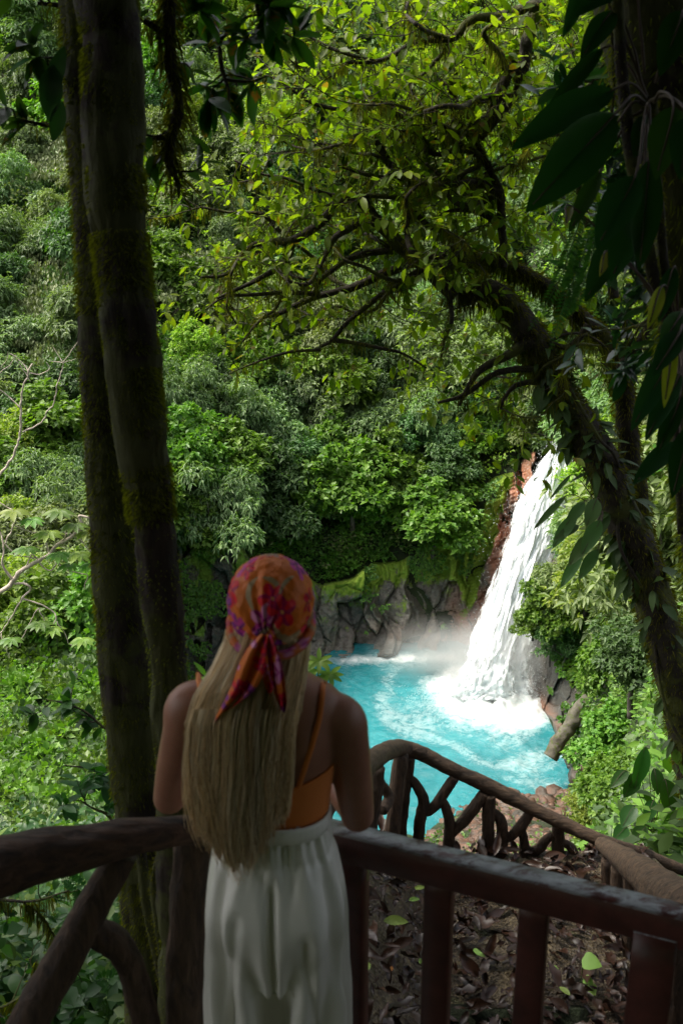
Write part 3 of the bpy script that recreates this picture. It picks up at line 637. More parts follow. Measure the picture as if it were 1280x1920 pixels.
PREF = [('silver', 'olive', 'silver', 'bright', 'silver', 'dark'), ('silver', 'silver', 'olive', 'dark', 'silver'), ('bright', 'olive', 'silver', 'yellow', 'bright', 'dark'),
        ('silver', 'olive', 'bright', 'yellow', 'dark'), ('silver', 'yellow', 'bright', 'olive'), ('silver', 'bright', 'dark', 'silver', 'bright'),
        ('olive', 'yellow', 'dark', 'yellow', 'silver'), ('yellow', 'silver', 'dark', 'olive', 'silver'), ('silver', 'bright', 'dark', 'silver', 'bright', 'dark'),
        ('dark', 'olive', 'bright'), ('silver', 'olive', 'silver', 'yellow', 'dark'), ('olive', 'bright', 'silver', 'yellow'), ('olive', 'dark', 'yellow', 'silver')]
rng = np.random.default_rng(99); placed = []
fixed = [(655, 935, 4.0, 'bright', 8), (735, 905, 3.0, 'bright', 8), (590, 790, 3.4, 'silver', 8), (455, 775, 3.2, 'silver', 5), (690, 965, 2.0, 'bright', 8), (420, 880, 3.0, 'bright', 5), (355, 865, 3.0, 'bright', 5),
         (560, 880, 3.0, 'dark', 8), (500, 940, 3.4, 'dark', 8), (700, 780, 3.2, 'silver', 8), (820, 800, 3.2, 'silver', 8), (930, 770, 2.8, 'dark', 9), (1000, 790, 2.2, 'olive', 9), (620, 850, 2.6, 'bright', 8), (780, 840, 2.4, 'dark', 8), (520, 830, 3.0, 'silver', 8)]
for f in fixed: placed.append(f)
for zi, (zn, x0, x1, y0, y1) in enumerate(ZONES):
    area = (x1 - x0) * (y1 - y0); n = int(area / 8000) + 1; k = 0; tries = 0
    while k < n and tries < 400:
        tries += 1; x, y = rng.uniform(x0, x1), rng.uniform(y0, y1)
        rr = rng.uniform(2.0, 3.9) if y > 300 else rng.uniform(2.5, 5)
        if excl(x, y) or (860 < x < 1090 and y > 820) : continue
        Yq = float(terr_px(x, y)[0]); rp = rr * pxm(y, Yq)
        if any(math.hypot(x - a, y - b_) < .55 * rp + 18 for a, b_, *_ in placed): continue
        placed.append((x, y, rr, PREF[zi][k % len(PREF[zi])], zi)); k += 1
byz = {}
for q in placed: byz.setdefault((q[4], q[3]), []).append(q)
ORD = ['topmost', 'second highest', 'third highest', 'fourth highest', 'fifth highest', 'sixth highest', 'seventh highest', 'eighth highest', 'ninth highest', 'tenth highest', 'eleventh highest', 'twelfth highest']
def plant_tree(x, y, rr, kind, label, grp, dz=.35, Y=None, sy=1.0):
    Yq = float(terr_px(x, y)[0]) if Y is None else Y; c = P(x, y, Yq - rr * .55)
    root = thing(kind_name[kind], c + [0, 0, -rr * 1.3], label, 'tree', grp)
    ry = rng.uniform(0, 6.28); s = [rr * rng.uniform(.9, 1.15), rr * rng.uniform(.9, 1.15), rr * rng.uniform(.8, 1.1) * sy]
    for nm, me in (('crown', KINDS[kind][1][rng.integers(len(KINDS[kind][1]))]), ('trunk', TR[rng.integers(3)])):
        o = bpy.data.objects.new(nm, me); scene.collection.objects.link(o); o.parent = root
        o.location = (0, 0, rr * 1.3); o.scale = s; o.rotation_euler = (0, 0, ry)
    return root
kind_name = {'silver': 'silvery_tree', 'bright': 'broadleaf_tree', 'yellow': 'fine_leaved_tree', 'dark': 'dense_tree', 'olive': 'loose_tree'}
for (zi, kd), qs in byz.items():
    qs.sort(key=lambda q: q[1])
    for k, q in enumerate(qs):
        rank = ORD[k] if k < len(qs) - 1 or len(qs) == 1 else 'lowest'
        lb = KINDS[kd][0] + ' ' + ZONES[zi][0] if len(qs) == 1 else rank + ' ' + KINDS[kd][0] + ' ' + ZONES[zi][0]
        plant_tree(q[0], q[1], q[2], kd, lb, 'trees on the slopes round the pool')
# bush at the right of the waterfall and its neighbours
for (x, y, r_, kd, Y, lb) in [(1040, 1150, 1.9, 'bright', 55, 'bright bush leaning out over the bank right of the waterfall'), (1000, 1165, 1.1, 'bright', 56.5, 'small bright bush tip nearest the falling water'),
        (1060, 1215, 1.4, 'dark', 54, 'dark bush on the rock right below the bright bush'), (1100, 1090, 2.0, 'olive', 54, 'olive bush between the waterfall and the leaning trunk'), (1075, 1030, 1.6, 'dark', 60, 'dark bush beside the middle of the waterfall'),
        (1140, 1255, 1.7, 'bright', 44, 'fresh green bush above the fallen log'), (1165, 1400, 1.3, 'bright', 30, 'small fresh green bush on the right bank above the branch railing'), (1190, 1250, 1.4, 'dark', 27, 'dark bush right of the leaning trunk'),
        (1160, 1490, 1.0, 'bright', 24, 'light green bush just beyond the corner of the railing'), (1125, 1510, 1.0, 'yellow', 28, 'feathery yellow-green bush at the pool edge by the railing')]:
    plant_tree(x, y, r_, kd, lb, 'bushes on the right bank', Y=Y)
# ============================================================ FOREGROUND: PLATFORM, PATH, RAILINGS
m, nt, b = newmat('wet_concrete'); v = objco(nt); n1 = noise(nt, 5, 8, .7, v); pb = nt.nodes.new("ShaderNodeTexVoronoi"); pb.inputs['Scale'].default_value = 55; nt.links.new(v, pb.inputs[0])
c = ramp(nt, [(.3, (.025, .017, .010)), (.5, (.065, .046, .027)), (.75, (.19, .145, .08))], math_(nt, 'ADD', math_(nt, 'MULTIPLY', n1, .75), math_(nt, 'MULTIPLY', pb.outputs['Distance'], .35)))
c = mixc(nt, c, (.045, .07, .012), ramp(nt, [(.60, (0, 0, 0)), (.7, (1, 1, 1))], noise(nt, 1.6, 6, .7, v)))
nt.links.new(c, b.inputs['Base Color']); b.inputs['Roughness'].default_value = .5; bump(nt, b, math_(nt, 'ADD', n1, pb.outputs['Distance']), .8, .02); M['path'] = m
def zpath(X, Y):
    z = -1.88 - .11 * (Y - 4.4)
    z = z + .72 * sm((.52 - X - .0 * (Y - 4)) / .42) * sm((6.6 - Y) / 1.8)
    return z
gx = np.linspace(-.35, 2.6, 150); gy = np.linspace(2.6, 6.45, 200); GX, GY = np.meshgrid(gx, gy)
stp = (GY * 1.9) % 1.0
GZ = zpath(GX, GY) + .035 * fbm(np.stack([GX * 3, GY * 3, 0 * GX], -1), 4) + .012 * fbm(np.stack([GX * 14, GY * 14, 0 * GX], -1), 3)
GZ -= 1.4 * sm((GY - 6.05) / .4) ** 1.3 + .5 * sm((GX - 2.2) / .4)
nx = 150; ii = np.arange(199)[:, None] * nx + np.arange(nx - 1)[None]
tag(obj('stair_path', np.stack([GX, GY, GZ], -1), np.stack([ii, ii + 1, ii + nx + 1, ii + nx], -1).reshape(-1, 4), M['path'], smooth=True), kind='structure')
rng = np.random.default_rng(8)
def litter(n, L0, L1, mat, name):
    X = rng.uniform(-.1, 2.15, n); Y = rng.uniform(2.8, 6.0, n); p = np.stack([X, Y, zpath(X, Y) + rng.uniform(.015, .09, n)], -1)
    a = rng.uniform(0, 6.28, n); d = np.stack([np.cos(a), np.sin(a), rng.normal(0, .28, n)], -1); L = rng.uniform(L0, L1, n)
    up = np.array([0, 0, 1.0]) + rng.normal(0, .4, (n, 3))
    V, Fq = big_leaves(p, d, up, L, L * rng.uniform(.28, .5, n), 6, rng.uniform(-.5, .5, n), .35, .9, .25, rng)
    return tag(obj(name, V, Fq, M[mat], smooth=True), kind='stuff')
litter(1000, .07, .17, 'brown', 'leaf_litter'); litter(1100, .03, .08, 'brown', 'leaf_litter')
m, nt, b = newmat('twig'); b.inputs['Base Color'].default_value = (.07, .045, .03, 1); b.inputs['Roughness'].default_value = .7; M['twig'] = m
# green leaves lying on the path
FL = [(775, 1688, .15, .2, 'y', 'pale green fallen leaf highest on the path, left of the first painted baluster'), (765, 1710, .14, .1, 'g', 'light green fallen leaf just below the highest one on the path'), (718, 1752, .26, -.1, 'y', 'long curved yellow-green leaf on the left edge of the path'),
      (944, 1706, .17, 1.9, 'g', 'narrow green fallen leaf standing on edge between the two middle balusters'), (908, 1818, .20, 2.3, 'g', 'light green fallen leaf low between the two middle balusters'), (893, 1692, .07, .4, 'g', 'tiny green leaf right beside the top of the middle baluster'),
      (730, 1850, .09, 1.2, 'o', 'orange-yellow fallen leaf low on the left of the path'), (690, 1848, .12, 1.6, 'g', 'green fallen leaf close beside the painted corner post'), (1060, 1745, .12, .6, 'g', 'green leaf between brown leaves near the bark posts'),
      (1045, 1842, .13, 2.6, 'y', 'yellowish fallen leaf right of the third baluster'), (786, 1832, .1, 1.4, 'g', 'small green fallen leaf half hidden behind the left baluster'), (1066, 1890, .16, 2.2, 'g', 'dull green fallen leaf lowest on the right of the path')]
M['old'] = leafmat('orange_leaf', (.5, .22, .03), (.6, .3, .05), .5, .2, .3)
def ground_pt(px, py, fn, z_add=.0):
    t = np.linspace(2.6, 6.8, 1200); q = P(px + 0 * t, py + 0 * t, t); k = np.argmin(np.abs(q[:, 2] - fn(q[:, 0], q[:, 1]))); return q[k] + [0, 0, z_add]
for (x, y, L, a, kd, lb) in FL:
    c = ground_pt(x, y, zpath, .085); L *= .5; V, Fq = big_leaves([[0, 0, 0]], [[math.cos(a), math.sin(a), .15]], [[.1, -.5, 1]], L, L * .42, 8, .25, .2, .9, .03)
    o = obj('fallen_leaf', V, Fq, M[{'g': 'fallen_green', 'y': 'fallen_green', 'o': 'old'}[kd]], smooth=True); o.location = c
    tag(o, lb, 'leaf', 'fresh leaves fallen on the path')
# small heart-leaved seedling by the bark posts
c = ground_pt(1085, 1850, zpath); sdl = thing('seedling', c, 'small seedling with round bright green leaves growing beside the bark posts', 'plant')
for k, (x, y, L) in enumerate([(1090, 1800, .11), (1093, 1835, .06), (1098, 1848, .09), (1108, 1842, .05)]):
    e = P(x, y, c[1] - .03); V, Fs = tube(spline([c, (c + e) / 2 + [.01, 0, .02], e], 8), .003, 5); obj('stem', V, Fs, M['fern'], sdl)
    V, Fq = big_leaves([e], [[.5 - k * .2, -.3, .1]], [[0, -.5, 1]], L, L * .95, 8, .2, .1, .6, .02); obj('leaf', V, Fq, M['fallen_green'], sdl, True)

# viewing platform under the viewer
m, nt, b = newmat('platform_concrete'); v = objco(nt); c = ramp(nt, [(.3, (.05, .042, .03)), (.7, (.16, .14, .11))], noise(nt, 4, 7, .7, v)); nt.links.new(c, b.inputs['Base Color']); b.inputs['Roughness'].default_value = .8; bump(nt, b, noise(nt, 30, 6, .7, v), .5, .01)
A = Acc(); xs = np.array([-2.2, .12, .12, 1.0, 1.0, -2.2]); ysl = np.array([2.12, 2.12, 1.98, 1.70, -1.8, -1.8]); n = 6
V = np.concatenate([np.stack([xs, ysl, 0 * xs], -1), np.stack([xs, ysl, 0 * xs - .25], -1)]); j = np.arange(n); j2 = (j + 1) % n
tag(obj('platform', V, [np.stack([j2, j, j + n, j2 + n], -1), np.array([[0, 1, 2, 3, 4, 5][::-1]]), np.array([[6, 7, 8, 9, 10, 11]])], m), kind='structure')

# log railing on the left
lr = thing('log_railing', P(200, 1590, 1.98) * [1, 1, 0], 'thick rough brown log railing at the left of the viewing platform', 'railing')
V, Fs = ptube([(-420, 1760, 1.60, .070), (-150, 1672, 1.80, .068), (0, 1628, 1.90, .064), (100, 1600, 1.95, .058), (200, 1578, 1.99, .048), (290, 1563, 2.02, .038), (372, 1556, 2.06, .034), (470, 1560, 2.08, .034)], 150, 30, ridge=.055, rough=.07); obj('rail', V, Fs, M['logwood'], lr, True)
for nm, pts, rg in (('post', [(365, 1560, 2.10, .046), (352, 1750, 2.10, .048), (345, 2000, 2.1, .05), (335, 2500, 2.1, .055)], .08),
            ('brace', [(232, 1598, 2.02, .034), (190, 1670, 2.0, .038), (120, 1800, 1.95, .043), (40, 1950, 1.9, .048), (-60, 2200, 1.85, .05)], .08),
            ('brace', [(150, 1742, 1.99, .030), (205, 1760, 2.02, .036), (240, 1800, 2.04, .034), (262, 1870, 2.05, .034), (275, 1960, 2.05, .036), (285, 2300, 2.05, .038)], .07),
            ('post', [(-330, 1700, 1.75, .05), (-330, 2400, 1.75, .055)], .08)):
    V, Fs = ptube(pts, 80, 22, ridge=rg, rough=.06); obj(nm, V, Fs, M['postwood'], lr, True)

# painted railing on the right
m, nt, b = newmat('worn_paint'); v = objco(nt, (1, 1, 1)); g = nt.nodes.new('ShaderNodeNewGeometry'); sp_ = nt.nodes.new('ShaderNodeSeparateXYZ'); nt.links.new(g.outputs['True Normal'], sp_.inputs[0])
w1 = noise(nt, 26, 8, .75, objco(nt, (.6, 1.4, 1)), .5); w2 = noise(nt, 3.5, 4, .6, v)
c = ramp(nt, [(.3, (.045, .013, .010)), (.7, (.12, .034, .026))], noise(nt, 14, 5, .6, v))
mask = math_(nt, 'MULTIPLY', ramp(nt, [(.43, (0, 0, 0)), (.50, (1, 1, 1))], math_(nt, 'ADD', math_(nt, 'MULTIPLY', w1, .62), math_(nt, 'MULTIPLY', w2, .38))), math_(nt, 'MULTIPLY_ADD', sp_.outputs[2], 1.0, .0, clamp=True))
c = mixc(nt, c, ramp(nt, [(.35, (.14, .15, .155)), (.65, (.46, .50, .52))], w1), mask)
nt.links.new(c, b.inputs['Base Color']); b.inputs['Roughness'].default_value = .35; bump(nt, b, w1, .35, .004); M['paint'] = m
def beam(a, c, wd, ht, bev=.006, up=(0, 0, 1)):
    a = np.array(a, float); c = np.array(c, float); d = nrm(c - a); s = nrm(np.cross(d, up)); u = np.cross(s, d); h, w_ = ht / 2, wd / 2
    o = [(-w_, -h + bev), (-w_ + bev, -h), (w_ - bev, -h), (w_, -h + bev), (w_, h - bev), (w_ - bev, h), (-w_ + bev, h), (-w_, h - bev)]
    N = 14; V = []
    for t in np.linspace(0, 1, N):
        q = a + (c - a) * t; V += [q + s * x * (1 + .012 * math.sin(t * 19 + x * 40)) + u * z for x, z in o]
    Q = [[k * 8 + j, k * 8 + (j + 1) % 8, k * 8 + 8 + (j + 1) % 8, k * 8 + 8 + j] for k in range(N - 1) for j in range(8)]
    return np.array(V), [np.array(Q), np.array([list(range(8))[::-1]]), np.array([list(range(N * 8 - 8, N * 8))])]
pr = thing('painted_railing', (.4, 1.85, 0), 'dark red painted wooden railing with worn grey patches on top', 'railing')
RA, RB = np.array([.045, 1.985, .88]), np.array([.80, 1.675, .88]); rd = RB - RA
V, Fs = beam(RA - rd * .12, RB + rd * .02, .056, .078, .004); obj('top_rail', V, Fs, M['paint'], pr)
for k, (t, wd, nm) in enumerate(((-.03, .075, 'post'), (.235, .062, 'baluster'), (.50, .062, 'baluster'), (.81, .088, 'post'))):
    c = RA + rd * t; V, Fs = beam([c[0], c[1], .862], [c[0], c[1], -.5 if nm == 'post' else .10], wd * .72, wd, .004, tuple(nrm(rd))); obj(nm, V, Fs, M['paint'], pr)
V, Fs = beam(RA + rd * .02 - [0, 0, .86], RB - rd * .08 - [0, 0, .86], .05, .06); obj('bottom_rail', V, Fs, M['paint'], pr)

# branch railing along the descending path
br = thing('branch_railing', ground_pt(910, 1665, zpath), 'crooked branch railing descending along the path above the pool', 'railing')
V, Fs = ptube([(560, 1560, 3.2, .056), (640, 1475, 3.8, .055), (672, 1446, 4.15, .055), (700, 1424, 4.7, .056), (724, 1409, 5.3, .056), (750, 1403, 5.95, .056), (785, 1411, 6.05, .052), (850, 1443, 6.05, .050), (930, 1481, 6.05, .050), (1000, 1517, 6.02, .047), (1070, 1551, 5.96, .046), (1130, 1578, 5.9, .044), (1200, 1600, 6.0, .042), (1300, 1640, 6.1, .040)], 260, 18, ridge=.06, rough=.09)
obj('handrail', V, Fs, M['railwood'], br, True)
YB = 6.02
PO = [('post', [(600, 1518, 3.5, .045), (594, 1640, 3.5, .046), (588, 1900, 3.5, .05)]), ('post', [(708, 1440, 5.2, .040), (700, 1500, 5.2, .042), (690, 1560, 5.2, .045), (680, 1720, 5.1, .048)]), ('post', [(752, 1415, 5.9, .046), (742, 1490, 5.9, .044), (735, 1560, 5.9, .046), (728, 1700, 5.85, .05)]), ('post', [(768, 1420, YB, .034), (757, 1500, YB, .034), (752, 1570, YB, .036), (748, 1700, YB, .04)]),
      ('post', [(917, 1490, YB, .040), (914, 1560, YB, .040), (911, 1690, YB, .044)]), ('post', [(1046, 1545, YB, .040), (1044, 1620, YB, .040), (1041, 1740, YB, .044)]),
      ('brace', [(716, 1520, 5.5, .030), (728, 1500, 5.6, .028), (722, 1480, 5.6, .026), (708, 1462, 5.4, .022)]), ('brace', [(765, 1458, YB, .026), (782, 1475, YB, .030), (794, 1505, YB, .032), (786, 1550, YB, .034), (778, 1680, YB, .036)]),
      ('brace', [(852, 1457, YB, .028), (836, 1480, YB, .030), (818, 1508, YB, .030), (800, 1522, YB, .026), (792, 1512, YB, .022)]), ('brace', [(826, 1498, YB, .024), (836, 1515, YB, .028), (843, 1550, YB, .032), (838, 1600, YB, .034), (832, 1690, YB, .036)]),
      ('brace', [(908, 1487, YB, .030), (890, 1512, YB, .034), (868, 1540, YB, .032), (846, 1562, YB, .028)]), ('brace', [(924, 1522, YB, .024), (938, 1538, YB, .030), (941, 1570, YB, .032), (936, 1630, YB, .034), (930, 1710, YB, .036)]),
      ('brace', [(994, 1524, YB, .028), (976, 1548, YB, .032), (960, 1566, YB, .028), (944, 1574, YB, .024)]), ('brace', [(976, 1552, YB, .022), (982, 1580, YB, .026), (978, 1630, YB, .028), (974, 1720, YB, .03)]),
      ('brace', [(1036, 1566, YB, .022), (1022, 1576, YB, .026), (1010, 1592, YB, .028), (994, 1596, YB, .024), (982, 1586, YB, .022)]), ('brace', [(1054, 1578, YB, .020), (1070, 1590, YB, .025), (1076, 1612, YB, .026), (1068, 1660, YB, .028), (1062, 1740, YB, .03)]),
      ('brace', [(1116, 1576, YB, .024), (1104, 1596, YB, .026), (1088, 1614, YB, .024), (1078, 1618, YB, .020)]), ('brace', [(1103, 1604, YB, .020), (1112, 1622, YB, .024), (1108, 1660, YB, .024), (1104, 1760, YB, .026)]), ('brace', [(1122, 1590, YB, .022), (1128, 1610, YB, .022), (1120, 1660, YB, .024)])]
for k, (nm, pts) in enumerate(PO):
    pts = [(a_, b_, c_, r_ * (1.12 if nm == 'post' else 1.22)) for a_, b_, c_, r_ in pts]
    V, Fs = ptube(pts, 44, 14, ridge=.07, rough=.10, seed=k * 3.1); obj(nm, V, Fs, M['postwood'], br, True)
bk = thing('bark_railing', ground_pt(1200, 1860, zpath), 'dark bark-covered log railing on stout posts at the right of the path', 'railing')
V, Fs = ptube([(1128, 1584, 5.75, .05), (1150, 1598, 5.4, .06), (1190, 1628, 4.8, .08), (1240, 1668, 4.2, .10), (1300, 1715, 3.7, .10), (1400, 1790, 3.2, .10)], 90, 24, ridge=.06, rough=.10); obj('rail', V, Fs, M['railwood'], bk, True)
for k, (x, Y, r_, yb) in enumerate(((1140, 5.6, .045, 1800), (1160, 5.2, .050, 1860), (1183, 4.85, .045, 1900), (1207, 4.6, .055, 1960), (1236, 4.3, .05, 2020), (1270, 4.0, .055, 2080), (1310, 3.7, .055, 2140))):
    V, Fs = ptube([(x, 1612 + (x - 1140) * .72, Y, r_), (x - 2, 1740 + (x - 1140) * .6, Y, r_ * .95), (x - 5, yb, Y, r_ * 1.05)], 40, 16, ridge=.09, rough=.1, seed=k * 2.2); obj('post', V, Fs, M['postwood'], bk, True)

# ============================================================ NEAR TREES
def moss_on(acc_paths, n, L0, L1, rng, hang=.4, mat='moss', name='moss', parent=None, W=.12, stick=1.0, side=None):
    """short blades of moss standing off or hanging from tubes (path, radius)"""
    ps, ds, Ls = [], [], []
    tot = sum(np.linalg.norm(np.diff(a, axis=0), axis=1).sum() for a, _ in acc_paths)
    for path, rad in acc_paths:
        ln = np.linalg.norm(np.diff(path, axis=0), axis=1); k = max(int(n * ln.sum() / tot), 1); cs = np.r_[0, np.cumsum(ln)]
        t = rng.uniform(0, cs[-1], k); p = np.stack([np.interp(t, cs, path[:, a]) for a in range(3)], -1); r = np.interp(t, cs, np.broadcast_to(rad, len(path)))
        T = nrm(np.stack([np.interp(t, cs, np.gradient(path, axis=0)[:, a]) for a in range(3)], -1)); o = rand_dir(k, rng); o = nrm(o - T * (o * T).sum(1, keepdims=True))
        kk = fbm(p * 16 + 3, 3) > -.45; p, r, o = p[kk], r[kk], o[kk]; ps.append(p + o * r[:, None] * .97); d = o * stick; d[:, 2] -= hang; d += rng.normal(0, .3, d.shape); ds.append(d); Ls.append(rng.uniform(L0, L1, len(p)))
    p = np.concatenate(ps); d = np.concatenate(ds); L = np.concatenate(Ls)
    V, Fq = leaves(p, d, rand_dir(len(p), rng), L, np.maximum(L * W, .003), .2, .25); o = obj(name, V, Fq, M[mat], parent); o['kind'] = 'stuff'; return o
def twig_leaves(A_leaf, A_twig, root, d0, length, rng, nl, L, asp=.45, twr=.005, droop=.25, whorl=False, seg=4, wander=.25, sub=0):
    pts = [np.array(root)]; d = nrm(np.array(d0, float))
    for k in range(7):
        d = nrm(d + rng.normal(0, wander, 3) + [0, 0, .02]); pts.append(pts[-1] + d * length / 7)
    s = spline(pts, 14); V, Fs = tube(s, np.linspace(twr, twr * .35, 14), 5, cap=False); A_twig.add(V, Fs)
    t = np.clip(rng.uniform(.15, 1, nl) ** .75, 0, 1); 
    if whorl: t = .96 + 0 * t
    idx = (t * 13).astype(int); p = s[idx]; T = nrm(np.gradient(s, axis=0))[idx]; o = rand_dir(nl, rng); o = nrm(o - T * (o * T).sum(1, keepdims=True))
    dd = nrm(T * .55 + o * .9 + [0, 0, -.1]); l = L * rng.uniform(.6, 1.2, nl)
    V, Fq = big_leaves(p, dd, np.array([0, 0, 1.0]) + rng.normal(0, .35, (nl, 3)), l, l * asp * rng.uniform(.85, 1.15, nl), seg, rng.uniform(0, droop * 1.5, nl)); A_leaf.add(V, Fq)
    for _ in range(sub):
        i = rng.integers(3, 12); twig_leaves(A_leaf, A_twig, s[i], T[0] * .3 + rand_dir(1, rng)[0], length * .55, rng, max(nl * 2 // 3, 2), L, asp, twr * .6, droop, whorl, seg)

rng = np.random.default_rng(17)
# twin trunks at the left
ft = thing('mossy_tree', P(300, 1900, 2.75) * [1, 1, 0] + [0, 0, -2.2], 'dark front trunk of the twin mossy trees, right at the railing', 'tree', 'twin mossy trees')
def trunk_path(pp, n=160): s = spline(np.array(pp, float), n); return P(s[:, 0], s[:, 1], s[:, 2]), s[:, 3]
def add_trunk(name, pts, mat, parent, ridge, rough, sides=40, n=220, seed=0.):
    pa, ra = trunk_path(pts, n); V, Fs = tube(pa, ra, sides, ridge=ridge, rough=rough, seed=seed); obj(name, V, Fs, M[mat], parent, True); return pa, ra
f_pa, f_ra = add_trunk('trunk', [(150, -900, 3.4, .09), (175, -400, 3.15, .085), (203, 0, 2.95, .074), (212, 200, 2.88, .074), (222, 400, 2.82, .074), (241, 600, 2.78, .069), (270, 850, 2.75, .066), (296, 1060, 2.74, .062), (319, 1290, 2.73, .057), (334, 1600, 2.72, .062), (348, 1900, 2.72, .082), (356, 2500, 2.75, .10)], 'smoothtrunk', ft, .09, .22)
k_ = int(len(f_pa) * .60)
moss_on([(f_pa[:k_], f_ra[:k_])], 42000, .006, .022, rng, .6, parent=ft)
moss_on([(f_pa[k_:], f_ra[k_:])], 5000, .005, .014, rng, .5, parent=ft)
rt = thing('mossy_tree', P(270, 1900, 3.3) * [1, 1, 0] + [0, 0, -2.8], 'rear trunk of the twin mossy trees, furred with green moss', 'tree', 'twin mossy trees')
r_pa, r_ra = add_trunk('trunk', [(120, -900, 3.9, .12), (135, -400, 3.7, .12), (166, 0, 3.55, .090), (173, 200, 3.5, .084), (186, 450, 3.45, .078), (192, 700, 3.42, .068), (207, 900, 3.40, .075), (222, 1100, 3.38, .085), (243, 1300, 3.36, .092), (262, 1500, 3.35, .098), (282, 1800, 3.35, .10), (300, 2100, 3.38, .12), (310, 2600, 3.4, .14)], 'trunk', rt, .08, .12, seed=5.)
moss_on([(r_pa, r_ra)], 42000, .008, .03, rng, .6, parent=rt)
for pts in ([(262, 1560, 3.2, .022), (275, 1700, 3.15, .018), (296, 1800, 3.1, .016), (312, 1880, 3.1, .016), (320, 2000, 3.1, .018)], [(300, 1600, 3.1, .012), (288, 1660, 3.1, .014), (300, 1760, 3.05, .014), (318, 1870, 3.05, .015)]):
    pa, ra = add_trunk('root', pts, 'trunk', rt, .06, .08, 12, 50); moss_on([(pa, ra)], 700, .008, .02, rng, .4, parent=rt, name='root_moss')
def canopy(parent, c, R_, n, seed, L0=.16, L1=.34, zmin=None):  # unseen leaf mass overhead, placed and thickened to shade the foreground
    rng = np.random.default_rng(seed); k = n // 7; d = rand_dir(k, rng); p = np.array(c) + d * np.array(R_) * rng.uniform(.0, 1, (k, 1)) ** .4
    # keep it out of the open view to the waterfall
    Yp = np.maximum(p[:, 1], .3); lim = 2.3 + .235 * np.hypot(Yp, .25 * p[:, 0]) + .25; p = p[(p[:, 2] > lim) | (p[:, 1] < 0)]; k = len(p)
    p = np.repeat(p, 7, 0) + rng.normal(0, .10, (k * 7, 3)); dd = rand_dir(k * 7, rng, -.6); dd[:, 2] *= .5; L = rng.uniform(L0, L1, k * 7)
    V, Fq = leaves(p, dd, np.array([0, 0, 1.]) + rng.normal(0, .35, (k * 7, 3)), L, L * .5, .15, .2); return obj('crown', V, Fq, M['near'], parent)
canopy(ft, (-2.0, 1.0, 6.6), (5.4, 4.4, 2.2), 60000, 3)  # out-of-view crown above the platform, added to shade it
canopy(rt, (-9.0, 2.5, 8.6), (6.5, 6.0, 2.0), 42000, 4)  # stretched far off its trunk, unseen, to throw shade on the lower-left plants

def branch_set(parent, limbs, seed, twigs, nl, L, mat, asp=.4, tl=(.3, .6), moss=0, hang=0, sub=0, seg=5, up=.0, lname='foliage', whorl=False, barkm='limb', thin=0, bias=(0, 0, 0)):
    """limbs traced through the place, with twigs and leaves growing from them"""
    rng = np.random.default_rng(seed); AL, AT = Acc(), Acc(); paths = []; AB = Acc()
    for li, pts in enumerate(limbs):
        pa, ra = trunk_path(pts, max(24, 10 * len(pts))); j = fbm(pa * 3.1 + li, 2); pa = pa + np.stack([j, j * .5, fbm(pa * 3.1 + li + 40, 2)], -1) * np.minimum(ra * .5, .05)[:, None]
        V, Fs = tube(pa, ra, 12, ridge=.08, rough=.16, seed=li * 1.7); AB.add(V, Fs); paths.append((pa, ra))
        ln = np.linalg.norm(np.diff(pa, axis=0), axis=1).sum(); nt_ = max(1, int(twigs * ln * (thin if thin and pts[0][1] > 430 else 1)))
        for _ in range(nt_):
            i = rng.integers(2, len(pa)); T = nrm(pa[min(i + 1, len(pa) - 1)] - pa[i - 1]); o = rand_dir(1, rng)[0]; o = o - T * np.dot(o, T)
            twig_leaves(AL, AT, pa[i], T * .5 + o + [0, 0, up] + np.array(bias), rng.uniform(*tl), rng, nl, L, asp, .0045 + .0 * L, .25, whorl, seg, sub=sub)
    if AT.n: AB.add(*AT.get())
    AB.obj('branch', M[barkm], parent, True)
    if AL.n: AL.obj(lname, M[mat], parent, True)
    if moss: moss_on(paths, moss, .012, .05, rng, .6, parent=parent)
    if hang: moss_on(paths, hang, .03, .13, rng, 1.4, 'hangmoss', 'hanging_moss', parent, .08, .5)
    return paths
# branches hanging from the twin trees into the picture
branch_set(ft, [[(340, -300, 3.7, .03), (318, -60, 3.6, .022), (322, 60, 3.6, .020), (318, 120, 3.6, .020), (330, 205, 3.6, .018), (318, 260, 3.6, .017), (316, 305, 3.6, .014), (334, 342, 3.6, .009), (336, 372, 3.6, .004)],
                [(322, 70, 3.6, .012), (292, 55, 3.6, .012), (270, 40, 3.6, .010)], [(318, 250, 3.6, .012), (300, 258, 3.6, .010), (284, 262, 3.6, .006)]], 5, 3.2, 9, .085, 'near', .38, (.10, .25), 1800, 260, seg=6)
branch_set(ft, [[(350, -40, 3.9, .010), (385, 25, 3.9, .009), (408, 78, 3.9, .008), (416, 130, 3.9, .008), (428, 170, 3.9, .006), (430, 212, 3.9, .003)], [(422, 150, 3.9, .006), (470, 152, 3.9, .005), (500, 142, 3.9, .003)], [(410, 80, 3.9, .006), (440, 50, 3.9, .005), (470, 30, 3.9, .004), (520, 30, 3.9, .003)]], 6, 13, 9, .135, 'nearhole', .38, (.06, .18), 250, 0, seg=7, whorl=True)
branch_set(ft, [[(480, -260, 3.8, .018), (480, -60, 3.8, .014), (483, 10, 3.8, .012), (490, 50, 3.8, .006)]], 66, 11, 9, .13, 'nearhole', .38, (.06, .18), 250, 30, seg=7, whorl=True)
